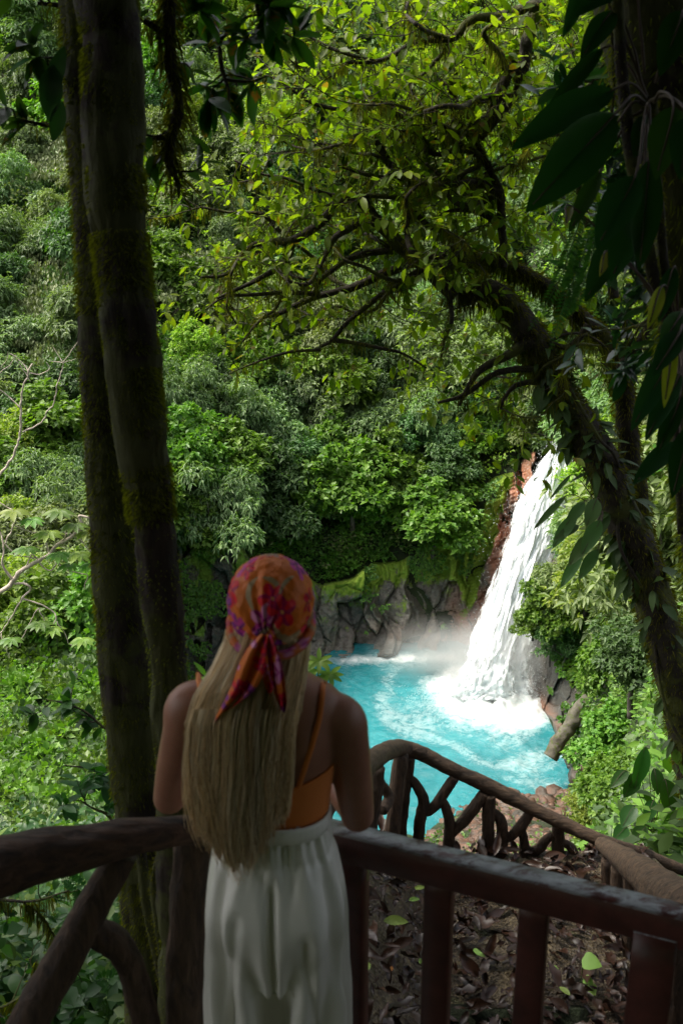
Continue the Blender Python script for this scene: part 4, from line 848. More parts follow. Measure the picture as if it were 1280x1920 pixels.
branch_set(rt, [[(150, 245, 3.6, .010), (110, 240, 3.6, .008), (70, 232, 3.6, .006), (25, 222, 3.6, .004)], [(150, 20, 3.6, .010), (110, 10, 3.6, .008), (70, 5, 3.6, .006)], [(150, 70, 3.5, .008), (120, 90, 3.5, .005), (100, 130, 3.5, .003)]], 7, 15, 8, .10, 'nearhole', .42, (.05, .14), 200, 0, seg=7, whorl=True)
A = Acc(); V, Fq = big_leaves(P([122, 100, 118], [85, 120, 190], [3.4, 3.4, 3.4]), [[-.45, 0, -1], [-.15, -.1, -1], [-.35, 0, -1]], [[.2, -1, .1]] * 3, [.21, .17, .13], [.055, .075, .05], 8, .1); obj('hanging_leaf', V, Fq, M['big'], rt, True)

# big arching mossy tree at the right
at = thing('arching_tree', P(1290, 1560, 8.2), 'big leaning mossy tree arching over the waterfall with tangled crooked boughs', 'tree')
YA = 8.0
a_pa, a_ra = add_trunk('trunk', [(1345, 1640, 7.9, .25), (1305, 1420, 7.9, .20), (1262, 1250, 7.9, .175), (1215, 1100, 7.95, .165), (1172, 980, 8.0, .16), (1126, 870, 8.05, .15), (1082, 790, 8.1, .135), (1043, 725, 8.1, .125), (1022, 680, 8.1, .12), (1000, 639, 8.1, .125), (961, 581, 8.1, .10), (930, 551, 8.1, .085), (905, 543, 8.1, .075), (872, 556, 8.1, .075), (858, 556, 8.1, .07)], 'limb', at, .08, .16, 30, 200)
s_pa, s_ra = add_trunk('second_trunk', [(1240, 1180, 8.2, .10), (1205, 1020, 8.4, .10), (1188, 900, 8.4, .095), (1179, 844, 8.4, .085), (1169, 750, 8.4, .085), (1160, 694, 8.4, .08), (1137, 642, 8.4, .075), (1104, 609, 8.4, .065), (1066, 572, 8.4, .055), (1019, 534, 8.4, .055), (944, 497, 8.4, .05), (860, 483, 8.4, .05), (782, 489, 8.3, .045)], 'limb', at, .08, .16, 18, 160, 3.)
g = lambda pts, r0, r1, Y=8.0: [(x, y, Y, r0 + (r1 - r0) * k / (len(pts) - 1)) for k, (x, y) in enumerate(pts)]
LIMBS = [g([(860, 557), (825, 525), (792, 494), (729, 441), (690, 400), (670, 376), (641, 378), (593, 426), (545, 450), (520, 452), (480, 460), (452, 478)], .07, .018), g([(545, 450), (535, 484), (496, 513), (443, 542), (405, 560)], .035, .01),
         g([(782, 489), (719, 513), (656, 542), (583, 557), (530, 585), (490, 600), (455, 640)], .045, .008, 8.3), g([(600, 552), (540, 548), (470, 552), (420, 558), (385, 580)], .022, .006),
         g([(944, 497), (942, 440), (937, 363), (918, 320), (903, 291), (879, 232), (850, 180), (835, 160), (806, 131)], .036, .014), g([(1010, 10), (950, 30), (884, 39), (845, 73), (782, 77), (738, 102), (700, 116), (650, 118)], .038, .010, 7.6),
         g([(961, 116), (932, 179), (920, 215), (893, 237), (875, 232)], .04, .03, 7.8), g([(700, 185), (748, 213), (792, 232), (826, 242), (869, 232)], .025, .045), g([(650, 262), (680, 252), (700, 262), (715, 285), (729, 305)], .015, .03),
         g([(937, 363), (900, 345), (850, 340), (800, 350), (760, 330), (729, 305)], .04, .022), g([(380, 388), (428, 397), (487, 402), (510, 420), (525, 436)], .008, .02), g([(440, 300), (490, 325), (540, 334), (598, 358), (642, 366), (714, 368), (760, 372)], .008, .02),
         g([(588, 552), (600, 525), (621, 508), (651, 489), (690, 476), (735, 470)], .015, .03), g([(600, 650), (622, 639), (661, 596), (709, 557), (753, 530), (800, 500)], .012, .03), g([(620, 640), (675, 644), (730, 655), (758, 664), (800, 690)], .02, .008),
         g([(1000, 639), (960, 660), (905, 690), (880, 720), (860, 760)], .05, .012), g([(1040, 725), (1000, 715), (965, 722), (945, 745), (938, 765)], .03, .01), g([(1160, 694), (1190, 650), (1230, 600), (1290, 560)], .05, .03), g([(1104, 609), (1080, 640), (1060, 650), (1030, 640)], .03, .02),
         g([(903, 291), (870, 280), (820, 290), (780, 270), (740, 250)], .03, .012), g([(1010, 10), (985, 80), (975, 140), (961, 180), (900, 260)], .05, .03, 7.8), g([(860, 483), (840, 440), (800, 420), (770, 380), (765, 330)], .035, .012), g([(480, 140), (520, 150), (580, 190), (640, 205), (700, 200)], .006, .02), g([(700, 116), (620, 90), (560, 60), (520, 50)], .015, .005, 7.6),
         g([(942, 430), (900, 400), (850, 395), (815, 410)], .025, .01), g([(1150, 560), (1130, 480), (1090, 400), (1080, 330), (1040, 240)], .04, .02, 8.6), g([(820, 755), (870, 740), (930, 700), (1000, 690)], .012, .03), g([(520, 230), (560, 260), (620, 300), (700, 330), (760, 335)], .006, .02), g([(430, 700), (480, 680), (540, 660), (600, 655)], .005, .014)]
_r = np.random.default_rng(123)
for _k in range(46):
    L_ = LIMBS[_r.integers(len(LIMBS[:29]))]; q0 = L_[_r.integers(0, len(L_))]; a = _r.uniform(2.0, 4.1) if _r.random() < .7 else _r.uniform(-1.2, 1.2); x, y, Y = q0[0], q0[1], q0[2]; pts = [(x, y, Y, min(q0[3] * .6, .028))]
    for j in range(_r.integers(4, 8)):
        a += _r.normal(0, .5); x += math.cos(a) * 38; y += math.sin(a) * 30 * (1.15 if q0[1] > 350 else .8); Y += _r.normal(0, .22); pts.append((x, y, Y, max(pts[0][3] * (1 - j / 8), .005)))
    if any(840 < p_[0] < 1075 and p_[1] > 800 for p_ in pts) or pts[-1][1] > 830: continue
    LIMBS.append(pts)
LIMBS = [[(x, y, Y, r * .98) for x, y, Y, r in l_] for l_ in LIMBS]
paths = branch_set(at, LIMBS, 9, 4.6, 7, .105, 'canopy', .46, (.3, .9), 16000, 9000, sub=2, seg=4, up=.12, bias=(-.12, 0, .05), thin=.5)
moss_on([(a_pa, a_ra), (s_pa, s_ra)], 16000, .02, .07, rng, .5, parent=at, name='trunk_moss')
moss_on([(a_pa[110:], a_ra[110:]), (s_pa[60:], s_ra[60:])], 3000, .04, .16, rng, 1.6, 'hangmoss', 'hanging_moss', at, .07, .35)
# more of its upper crown, above and right of the picture centre
rng = np.random.default_rng(19); AL, AT = Acc(), Acc()
def spray(n, x0, x1, y0, y1, Y0, Y1, L, nl=9, keep=None):
    for _ in range(n):
        x, y, Y = rng.uniform(x0, x1), rng.uniform(y0, y1), rng.uniform(Y0, Y1)
        if keep is not None and not keep(x, y): continue
        twig_leaves(AL, AT, P(x, y, Y), rand_dir(1, rng)[0] + [-.2, 0, -.1], rng.uniform(.3, .8), rng, nl, L, .46, .004, .3, False, 4, sub=1)
spray(170, 520, 1130, -120, 330, 7.8, 9.8, .115); spray(110, 760, 1290, 200, 620, 8.8, 10.4, .12); spray(40, 420, 1000, 330, 700, 8.2, 9.4, .11)
spray(50, 640, 1000, 640, 800, 8.4, 9.6, .11, keep=lambda x, y: y < 640 + (x - 640) * .55)
spray(150, 1000, 1290, -60, 400, 7.5, 9.5, .10)
AT.obj('twigs', M['limb'], at); AL.obj('upper_foliage', M['canopy'], at, True)
# climbing leaves on the leaning trunk
rng = np.random.default_rng(23); AL, AT = Acc(), Acc()
for _ in range(150):
    i = rng.integers(5, 120); o = rand_dir(1, rng)[0]; o[1] = -abs(o[1]); p = a_pa[i] + nrm(o) * a_ra[i]
    n = rng.integers(1, 4); L = rng.uniform(.07, .26); d = nrm(o)[None] * .8 + rand_dir(n, rng) * .6 + [0, 0, -.6]
    V, Fq = big_leaves(np.repeat(p[None], n, 0), d, np.array([0, -.3, 1.]) + rng.normal(0, .2, (n, 3)), L * rng.uniform(.7, 1.1, n), L * rng.uniform(.2, .42), 6, .4); AL.add(V, Fq)
cl_ = thing('climbing_plant', a_pa[60], 'broad-leaved climber clothing the leaning mossy trunk', 'plant'); AL.obj('leaves', M['dark'], cl_, True)
rng2 = rng; pts_ = [a_pa[k] + nrm(rand_dir(1, rng)[0] * [1, .4, 1]) * a_ra[k] * 1.05 + [0, -.1, 0] for k in range(8, 120, 9)]
V, Fs = tube(spline(pts_, 90), .014, 7, rough=.1); obj('stem', V, Fs, M['limb'], cl_, True)
# dark foreground trunk top right with its climbing stems
dt = thing('dark_tree', P(1270, 1900, 3.4) * [1, 1, 0] + [.3, 0, -2], 'huge dark mossy trunk at the top right corner', 'tree')
d_pa, d_ra = add_trunk('trunk', [(1180, -700, 3.6, .20), (1215, -100, 3.4, .17), (1232, 60, 3.35, .15), (1252, 200, 3.3, .125), (1275, 400, 3.3, .105), (1300, 700, 3.3, .10), (1330, 1000, 3.3, .10), (1380, 1500, 3.3, .12), (1420, 2300, 3.3, .15)], 'trunk', dt, .09, .14)
moss_on([(d_pa, d_ra)], 14000, .012, .05, rng, .6, parent=dt)
canopy(dt, (3.2, 1.2, 6.4), (5.0, 4.6, 2.0), 56000, 6)  # unseen leaves overhead at the right, added to darken the foreground
canopy(dt, (1.0, -3.4, 5.2), (7.5, 3.6, 2.4), 80000, 7)  # unseen leaves over and behind the viewer, added to block skylight
_r = np.random.default_rng(92); LL = []
for k in range(22):
    i = int(_r.integers(40, 150)); x, y = 1232 + (i - 60) * .7, -200 + i * 5.2 + _r.normal(0, 20); Y = _r.uniform(3.3, 3.6); a = _r.uniform(2.0, 3.4); pts = [(x, y, Y, .012)]
    for j in range(5): a += _r.normal(-.12, .35); x += math.cos(a) * 30; y += abs(math.sin(a)) * 34 + 6; Y += .12; pts.append((x, y, Y, .010 - j * .0016))
    LL.append(pts)
branch_set(dt, LL, 93, 7, 8, .10, 'big', .36, (.08, .3), 600, 200, sub=1, seg=5, bias=(0, 0, -.3))
cp = thing('hanging_vine', P(1165, 120, 3.0), 'woody vines hanging from the top right trunk', 'vine')
for k, pts in enumerate(([(1150, -80, 3.0, .016), (1160, 60, 3.0, .016), (1166, 150, 3.0, .017), (1182, 290, 3.0, .018), (1204, 410, 3.0, .019), (1220, 500, 3.0, .018), (1240, 580, 3.0, .017), (1262, 640, 3.0, .015), (1268, 800, 3.0, .013), (1276, 1000, 3.0, .012)],
        [(1222, 180, 3.0, .014), (1228, 300, 3.0, .015), (1240, 450, 3.0, .013), (1252, 560, 3.0, .013), (1258, 640, 3.0, .014), (1264, 700, 3.0, .012)], [(1140, -40, 3.2, .006), (1150, 150, 3.2, .005), (1140, 260, 3.2, .004)])):
    pa, ra = add_trunk('stem', pts, 'limb', cp, .07, .12, 12, 80, k * 2.); moss_on([(pa, ra)], 700, .006, .02, rng, .6, parent=cp)

def leaf_plant(name, label, cat, leafs, mat, stemfrom, seg=12, fold=.18, group=None, stem=True, mats=None):
    """leafs: rows (tip px, tip py, base px, base py, Y, width px, droop)"""
    root = thing(name, P(*stemfrom), label, cat, group); sf = P(*stemfrom)
    for k, (tx, ty, bx, by, Y, wp_, dr) in enumerate(leafs):
        a, t = P(bx, by, Y), P(tx, ty, Y - .12); L = np.linalg.norm(t - a); d = (t - a) / L; view = nrm(CAM - a); up = nrm(view * .75 + np.array([.25, 0, .75]) + RNG.normal(0, .12, 3))
        d = nrm(d + np.cross(np.cross(d, up), d) * dr * .6)
        V, Fq = big_leaves([a], [d], [up], L * 1.02, wp_ / pxm(by, Y) * 1.0, seg, dr, fold, .82, .015)
        obj('leaf', V, Fq, M[(mats or {}).get(k, mat)], root, True)
        if stem:
            V, Fs = tube(spline([sf + (a - sf) * .12 * (k % 3), (a + sf) / 2 + [0, 0, .03], a, a + d * L * .9 - nrm(up) * dr * L * .8], 16), np.linspace(.005, .002, 16), 6); obj('petiole', V, Fs, M['twig'], root, True)
    return root
leaf_plant('broad_leaved_epiphyte', 'large dark paddle leaves hanging from the upper right trunk', 'plant',
    [(966, 268, 1150, 168, 2.9, 70, .18), (994, 388, 1152, 214, 2.75, 96, .15), (1090, 105, 1150, 20, 3.0, 46, .1), (1020, 215, 1130, 90, 3.1, 34, .1), (1068, 430, 1125, 320, 3.0, 34, .1), (1080, 20, 1180, -40, 2.9, 60, .2), (1200, 500, 1215, 300, 2.8, 60, .1), (1120, 460, 1190, 330, 2.7, 70, .1),
     (1230, 330, 1262, 200, 2.6, 66, .1), (1275, 330, 1290, 220, 2.5, 60, .1), (1190, 290, 1220, 215, 3.0, 48, .1), (1146, 520, 1200, 380, 2.8, 62, .15), (1060, 60, 1100, -50, 3.0, 36, .2), (1090, 330, 1150, 240, 2.9, 44, .1), (1240, 130, 1280, 20, 2.6, 60, .2), (1100, 560, 1160, 430, 3.0, 50, .15)], 'big', (1215, 190, 3.0), mats={4: 'near', 8: 'near'})
leaf_plant('yellowing_leaves', 'dark strap leaves with yellowing tips at the right edge under the vines', 'plant',
    [(1215, 612, 1240, 536, 2.8, 26, .1), (1238, 650, 1278, 585, 2.7, 40, .1), (1185, 800, 1262, 660, 2.7, 46, .15), (1210, 820, 1275, 700, 2.7, 40, .15), (1195, 760, 1250, 655, 2.9, 30, .1), (1232, 850, 1276, 740, 2.7, 36, .1), (1190, 900, 1270, 830, 2.8, 40, .2), (1260, 930, 1290, 800, 2.6, 44, .1), (1125, 515, 1140, 470, 2.9, 18, .1), (1235, 600, 1262, 500, 2.9, 34, .1), (1060, 420, 1070, 386, 2.9, 14, .1), (1245, 760, 1262, 640, 2.6, 26, .1), (1225, 700, 1275, 620, 2.6, 44, .1)], 'big', (1270, 620, 3.0), mats={0: 'yleaf', 8: 'yleaf', 10: 'yleaf', 11: 'yleaf', 1: 'near'})
# ferns
def frond(A, pts, n, w_, rng, rachis=None):
    s = spline(pts, 40); T = nrm(np.gradient(s, axis=0)); t = np.linspace(.05, .99, n); i = (t * 39).astype(int); p = s[i]; view = nrm(CAM - p)
    side = nrm(np.cross(T[i], view)); L = w_ * np.sin(math.pi * (t * .85 + .13)) ** .6
    for sg in (-1, 1):
        V, Fq = leaves(p, side * sg + T[i] * .35, view + rng.normal(0, .15, p.shape), L, L * .30, .05, .15); A.add(V, Fq)
    V, Fs = tube(s, np.linspace(.003, .001, 40), 5); A.add(V, Fs)
rng = np.random.default_rng(29)
def fern(name, label, fr, mat='fern', group=None):
    root = thing(name, fr[0][0][0], label, 'fern', group)
    for pts, n, w_ in fr: A = Acc(); frond(A, pts, n, w_, rng); A.obj('frond', M[mat], root)
    return root
q = lambda *a: [P(*t) for t in a]
fern('hanging_fern', 'long sword fern fronds hanging in front of the arching boughs', [(q((1090, 400, 3.2), (1068, 470, 3.1), (1040, 540, 3.05), (990, 620, 3.0)), 44, .030), (q((1110, 420, 3.2), (1085, 500, 3.1), (1060, 560, 3.0), (1030, 660, 3.0)), 44, .032), (q((1085, 440, 3.2), (1075, 500, 3.1), (1072, 560, 3.0), (1050, 600, 3.0)), 36, .028), (q((1120, 400, 3.2), (1110, 480, 3.1), (1090, 540, 3.0), (1068, 590, 3.0)), 36, .03)])
fern('ground_fern', 'green ferns behind the log brace at the lower left', [(q((240, 1900, 4.5), (225, 1850, 4.4), (200, 1835, 4.3), (180, 1840, 4.2)), 26, .07), (q((240, 1900, 4.5), (238, 1860, 4.4), (215, 1880, 4.3), (185, 1890, 4.2)), 26, .07), (q((240, 1920, 4.5), (250, 1860, 4.4), (230, 1815, 4.3), (200, 1800, 4.2)), 26, .06), (q((240, 1920, 4.5), (210, 1900, 4.4), (190, 1920, 4.3), (170, 1945, 4.2)), 26, .07)], 'near')
fern('tree_fern', 'small light fern just below the left railing log', [(q((175, 1690, 5.5), (150, 1665, 5.4), (130, 1648, 5.3), (115, 1650, 5.2)), 26, .07), (q((175, 1690, 5.5), (160, 1690, 5.4), (150, 1680, 5.3), (140, 1690, 5.2)), 20, .06)], 'near')

# dark leafy twigs at the left by the trunks
for k, (lb, lim) in enumerate((('dark glossy twig of leaves left of the trunks, above the other', [[(215, 1375, 6, .012), (190, 1360, 6, .009), (160, 1335, 6, .007), (120, 1318, 6, .005), (85, 1312, 6, .003)]]), ('dark glossy leafy twigs just above the left railing log', [[(215, 1560, 5.6, .012), (205, 1530, 5.6, .010), (175, 1515, 5.6, .007), (150, 1500, 5.6, .004)], [(215, 1440, 5.8, .009), (170, 1440, 5.8, .007), (120, 1435, 5.8, .004)]]))):
    root = thing('leafy_shrub', P(225, 1640, 6), lb, 'shrub', 'dark twigs by the twin trunks'); branch_set(root, lim, 70 + k, 12, 9, .13, 'near', .48, (.12, .35), 0, 0, seg=7, up=.15)
# hanging tangle under the log
root = thing('tangled_shrub', P(60, 1760, 5), 'tangle of fine dark twigs and pale-veined leaves below the left railing log', 'shrub')
branch_set(root, [[(-20, 1685, 5.0, .010), (60, 1690, 5, .008), (130, 1670, 5, .005)], [(40, 1690, 5, .006), (80, 1720, 5, .005), (110, 1770, 5, .003)], [(150, 1680, 5, .006), (155, 1740, 5, .004), (140, 1800, 5, .002)], [(-20, 1900, 4.4, .008), (50, 1860, 4.4, .006), (70, 1800, 4.4, .003)]], 80, 10, 6, .07, 'near', .5, (.1, .4), 300, 900, seg=5)

# pale bare branches
def bare(name, label, limbs, Y, ros=None, grp=None):
    root = thing(name, P(limbs[0][0][0][0], limbs[0][0][0][1], Y), label, 'tree', grp)
    for pts, r0, r1 in limbs:
        s = spline(np.array([(x, y, Y, r0 + (r1 - r0) * k / (len(pts) - 1)) for k, (x, y) in enumerate(pts)]), 16 * len(pts)); p = P(s[:, 0], s[:, 1], s[:, 2]); j = fbm(p * 1.7, 3)
        V, Fs = tube(p + np.stack([j, j * 2, -j], -1) * .06, s[:, 3] * .6, 8, rough=.12); obj('branch', V, Fs, M['palebark'], root, True)
    for (x, y, r_, mt) in ros or []:
        r_ = r_ * .62
        c = P(x, y, Y - .2); n = 9; a = np.linspace(0, 6.28, n, endpoint=False) + RNG.uniform(0, 1); d = np.stack([np.cos(a), np.sin(a) - .3, .15 + 0 * a], -1); L = np.full(n, r_) * RNG.uniform(.8, 1.1, n)
        V, Fq = big_leaves(np.repeat(c[None], n, 0), d, [[0, -.35, 1]] * n, L, L * .42, 5, .45); obj('leaf_rosette', V, Fq, M[mt], root, True)
    return root
bare('bare_tree', 'pale leafless branches at the left edge halfway up', [([(-30, 930), (0, 890), (25, 845), (38, 800), (39, 765), (41, 730), (55, 700), (58, 680), (57, 712), (75, 705), (88, 690), (85, 680)][:8], .10, .05), ([(58, 700), (50, 690), (30, 670), (18, 662)], .05, .02), ([(58, 700), (75, 702), (90, 690), (85, 678)], .04, .02),
      ([(42, 810), (75, 790), (100, 750), (115, 700), (121, 680), (148, 638)], .06, .02), ([(121, 681), (108, 665), (95, 648)], .03, .012), ([(121, 681), (105, 678), (90, 676)], .03, .012), ([(121, 681), (135, 676), (145, 672)], .03, .012), ([(39, 765), (20, 748), (0, 730), (-20, 710)], .05, .03), ([(-30, 710), (10, 690), (28, 665)], .04, .02), ([(57, 715), (40, 690), (20, 662)], .035, .015), ([(0, 690), (10, 675), (12, 658)], .02, .01)], 40)
ros = [(25, 960, .9), (60, 975, .8), (110, 960, .9), (90, 1000, .9), (140, 985, .8), (185, 935, .7), (160, 1000, .7), (50, 1030, .8), (110, 1040, .8), (150, 1040, .8), (75, 1170, .8), (20, 1200, .7), (155, 1200, .7), (130, 1060, .7), (170, 1060, .8), (100, 1180, .7)]
bare('pale_branched_tree', 'pale crooked-branched tree with lobed light leaves at the left edge', [([(-20, 1130), (10, 1105), (24, 1088), (50, 1065), (80, 1047), (88, 1040), (105, 1022), (140, 1005), (155, 985), (152, 968), (180, 975), (190, 978)], .15, .05), ([(24, 1088), (10, 1060), (12, 1030), (0, 1000), (-10, 990)], .08, .03), ([(12, 1020), (30, 985), (28, 960), (15, 952), (0, 942)], .05, .03),
      ([(50, 1062), (60, 1040), (75, 1055), (95, 1070), (110, 1055), (125, 1068), (150, 1075), (165, 1080), (160, 1105)], .05, .025), ([(88, 1040), (84, 1015), (82, 1000), (60, 998), (30, 985)], .05, .03), ([(105, 1022), (120, 1010), (130, 1000), (155, 1015), (165, 1030), (185, 1040)], .05, .025), ([(24, 1094), (45, 1094), (60, 1102), (45, 1120), (50, 1125), (80, 1135), (105, 1155), (105, 1170)], .07, .03),
      ([(45, 1118), (30, 1145), (10, 1175), (-10, 1195)], .05, .03), ([(75, 1140), (60, 1165), (45, 1190), (38, 1212)], .035, .02), ([(75, 1140), (85, 1160), (90, 1180)], .035, .02), ([(110, 1165), (125, 1195), (130, 1208), (150, 1210)], .03, .015), ([(0, 1185), (10, 1205), (18, 1235)], .03, .015), ([(12, 1020), (35, 1040), (60, 1045), (84, 1050)], .04, .03)], 32,
     [(x, y, r_, 'yellow' if k % 3 == 0 else 'bright') for k, (x, y, r_) in enumerate(ros)])
# sapling by her shoulder and leaves peeping over it
sp = thing('sapling', P(570, 1330, 7), 'small lobed-leaved sapling behind the right side of the hair', 'plant')
for k, (x, y) in enumerate([(598, 1240), (618, 1265), (580, 1275), (600, 1290), (570, 1255), (588, 1300)]):
    V, Fs = tube(spline([P(572, 1330, 7), P((572 + x) / 2 + 8, (y + 1330) / 2, 7), P(x, y, 7)], 12), .006, 6); obj('stem', V, Fs, M['near'], sp, True)
    n = 8; a = np.linspace(0, 6.28, n, endpoint=False) + k; d = np.stack([np.cos(a), -.25 + .5 * np.sin(a), .45 * np.sin(a) + .05], -1); L = np.full(n, .11)
    V, Fq = big_leaves(np.repeat(P(x, y, 7)[None], n, 0), d, [[0, -.7, .7]] * n, L, L * .34, 6, .25); obj('leaf_rosette', V, Fq, M['bright'], sp, True)
sp = thing('low_plant', P(370, 1290, 7), 'narrow bright leaves peeping over the left shoulder beside the trunk', 'plant')
n = 14; a = rng.uniform(.3, 2.8, n); V, Fq = big_leaves(np.repeat(P(378, 1290, 7)[None], n, 0) + rng.normal(0, .05, (n, 3)), np.stack([np.cos(a), 0 * a - .2, np.sin(a) * .5 + .1], -1), [[0, -.6, .8]] * n, .16, .04, 6, .3); obj('leaves', V, Fq, M['bright'], sp, True)
# big-leaved aroids on the right bank
leaf_plant('aroid_plant', 'broad-leaved plant with drooping heart leaves at the right edge beyond the railing', 'plant', [(1170, 1495, 1195, 1450, 9, 30, .2), (1145, 1475, 1175, 1445, 9, 24, .2), (1165, 1550, 1190, 1510, 8.5, 32, .2), (1235, 1490, 1225, 1440, 8.6, 28, .2), (1190, 1480, 1210, 1400, 9, 30, .2), (1260, 1530, 1245, 1460, 8.4, 40, .2), (1150, 1575, 1175, 1550, 8.5, 28, .2), (1210, 1540, 1225, 1500, 8.5, 26, .2), (1185, 1580, 1210, 1550, 8.3, 28, .2)], 'near', (1225, 1560, 9), 10)
leaf_plant('trailing_climber', 'dark pointed leaves trailing left off the leaning trunk beside the waterfall', 'plant', [(1035, 1025, 1080, 965, 7.7, 26, .2), (1060, 985, 1095, 940, 7.7, 22, .2), (1000, 990, 1060, 930, 7.7, 14, .2), (1050, 1100, 1090, 1040, 7.7, 22, .2), (1090, 1040, 1125, 975, 7.6, 30, .2), (1100, 985, 1118, 935, 7.6, 30, .2), (1085, 1085, 1120, 1030, 7.6, 24, .2), (1065, 1060, 1110, 1000, 7.6, 26, .2), (1030, 935, 1070, 890, 7.7, 8, .2), (1040, 1010, 1085, 985, 7.7, 18, .2)], 'dark', (1130, 960, 7.8), 8)
# ============================================================ THE WOMAN
YW = 1.85
def ring(c, a, b, n=40, e=2.0, yaw=0.):
    t = np.linspace(0, 2 * math.pi, n, endpoint=False); x = np.sign(np.cos(t)) * np.abs(np.cos(t)) ** (2 / e) * a; y = np.sign(np.sin(t)) * np.abs(np.sin(t)) ** (2 / e) * b
    return np.stack([c[0] + x * math.cos(yaw) - y * math.sin(yaw), c[1] + x * math.sin(yaw) + y * math.cos(yaw), c[2] + 0 * x], -1)
def loft(rings, cap=True):
    n = len(rings[0]); V = np.concatenate(rings); m_ = len(rings); i = np.arange(m_ - 1)[:, None] * n; j = np.arange(n)[None]; j2 = (j + 1) % n
    Fs = [np.stack([i + j, i + j2, i + n + j2, i + n + j], -1).reshape(-1, 4)]
    if cap:
        V = np.vstack([V, rings[0].mean(0), rings[-1].mean(0)]); a, b = len(V) - 2, len(V) - 1; j = j[0]; j2 = j2[0]
        Fs.append(np.concatenate([np.stack([j2, j, 0 * j + a], -1), np.stack([(m_ - 1) * n + j, (m_ - 1) * n + j2, 0 * j + b], -1)]))
    return V, Fs
def sphere(c, r, nu=28, nv=18):
    u = np.linspace(0, 2 * math.pi, nu, endpoint=False); v_ = np.linspace(.04, math.pi - .04, nv)
    return loft([np.stack([c[0] + r[0] * math.sin(b_) * np.cos(u), c[1] + r[1] * math.sin(b_) * np.sin(u), c[2] - r[2] * math.cos(b_) + 0 * u], -1) for b_ in v_])
def fuse(acc, voxel, smooth_it=6):
    V, Fs = acc.get(); me = make_mesh('tmp', V, Fs); o = bpy.data.objects.new('tmp', me); scene.collection.objects.link(o)
    r = o.modifiers.new('r', 'REMESH'); r.mode = 'VOXEL'; r.voxel_size = voxel
    s = o.modifiers.new('s', 'SMOOTH'); s.factor = .5; s.iterations = smooth_it
    dg = bpy.context.evaluated_depsgraph_get(); me2 = bpy.data.meshes.new_from_object(o.evaluated_get(dg)); bpy.data.objects.remove(o)
    me2.polygons.foreach_set("use_smooth", np.ones(len(me2.polygons), bool)); return me2
def getco(me): a = np.empty(len(me.vertices) * 3, np.float32); me.vertices.foreach_get('co', a); return a.reshape(-1, 3).astype(float)
def setco(me, V): me.vertices.foreach_set('co', np.asarray(V, np.float32).ravel()); me.update()

HC = P(508, 1122, 1.85)                     # head centre
SL, SR = P(355, 1322, 1.87), P(640, 1345, 1.87)   # shoulder joints
EL, ER = P(322, 1545, 2.00), P(668, 1600, 1.93)
NECK = P(505, 1262, 1.86); zr = .925
WAIST = P(512, 1548, 1.86)
cxs = lambda z: np.interp(z, [.0, .8, 1.05, 1.36, 1.5], [WAIST[0] + .004, WAIST[0] + .004, WAIST[0], (SL[0] + SR[0]) / 2, HC[0]])
body = Acc()
tor = [(.755, .115, .080), (.84, .138, .092), (.93, .130, .088), (1.02, .118, .082), (1.08, .117, .082), (1.16, .134, .090), (1.24, .150, .092), (1.30, .158, .085), (1.335, .150, .072), (1.365, .105, .060), (1.39, .066, .052), (1.42, .052, .050), (1.46, .050, .052), (1.50, .048, .052)]
zs_ = np.array([t[0] for t in tor]); sp3 = spline(np.array(tor), 60)
V, Fs = loft([ring((cxs(z), 1.865 + .012 * math.sin((z - 1.0) * 7) + .02 * (z > 1.38), z), a, b, 44, 2.25) for z, a, b in sp3]); body.add(V, Fs)
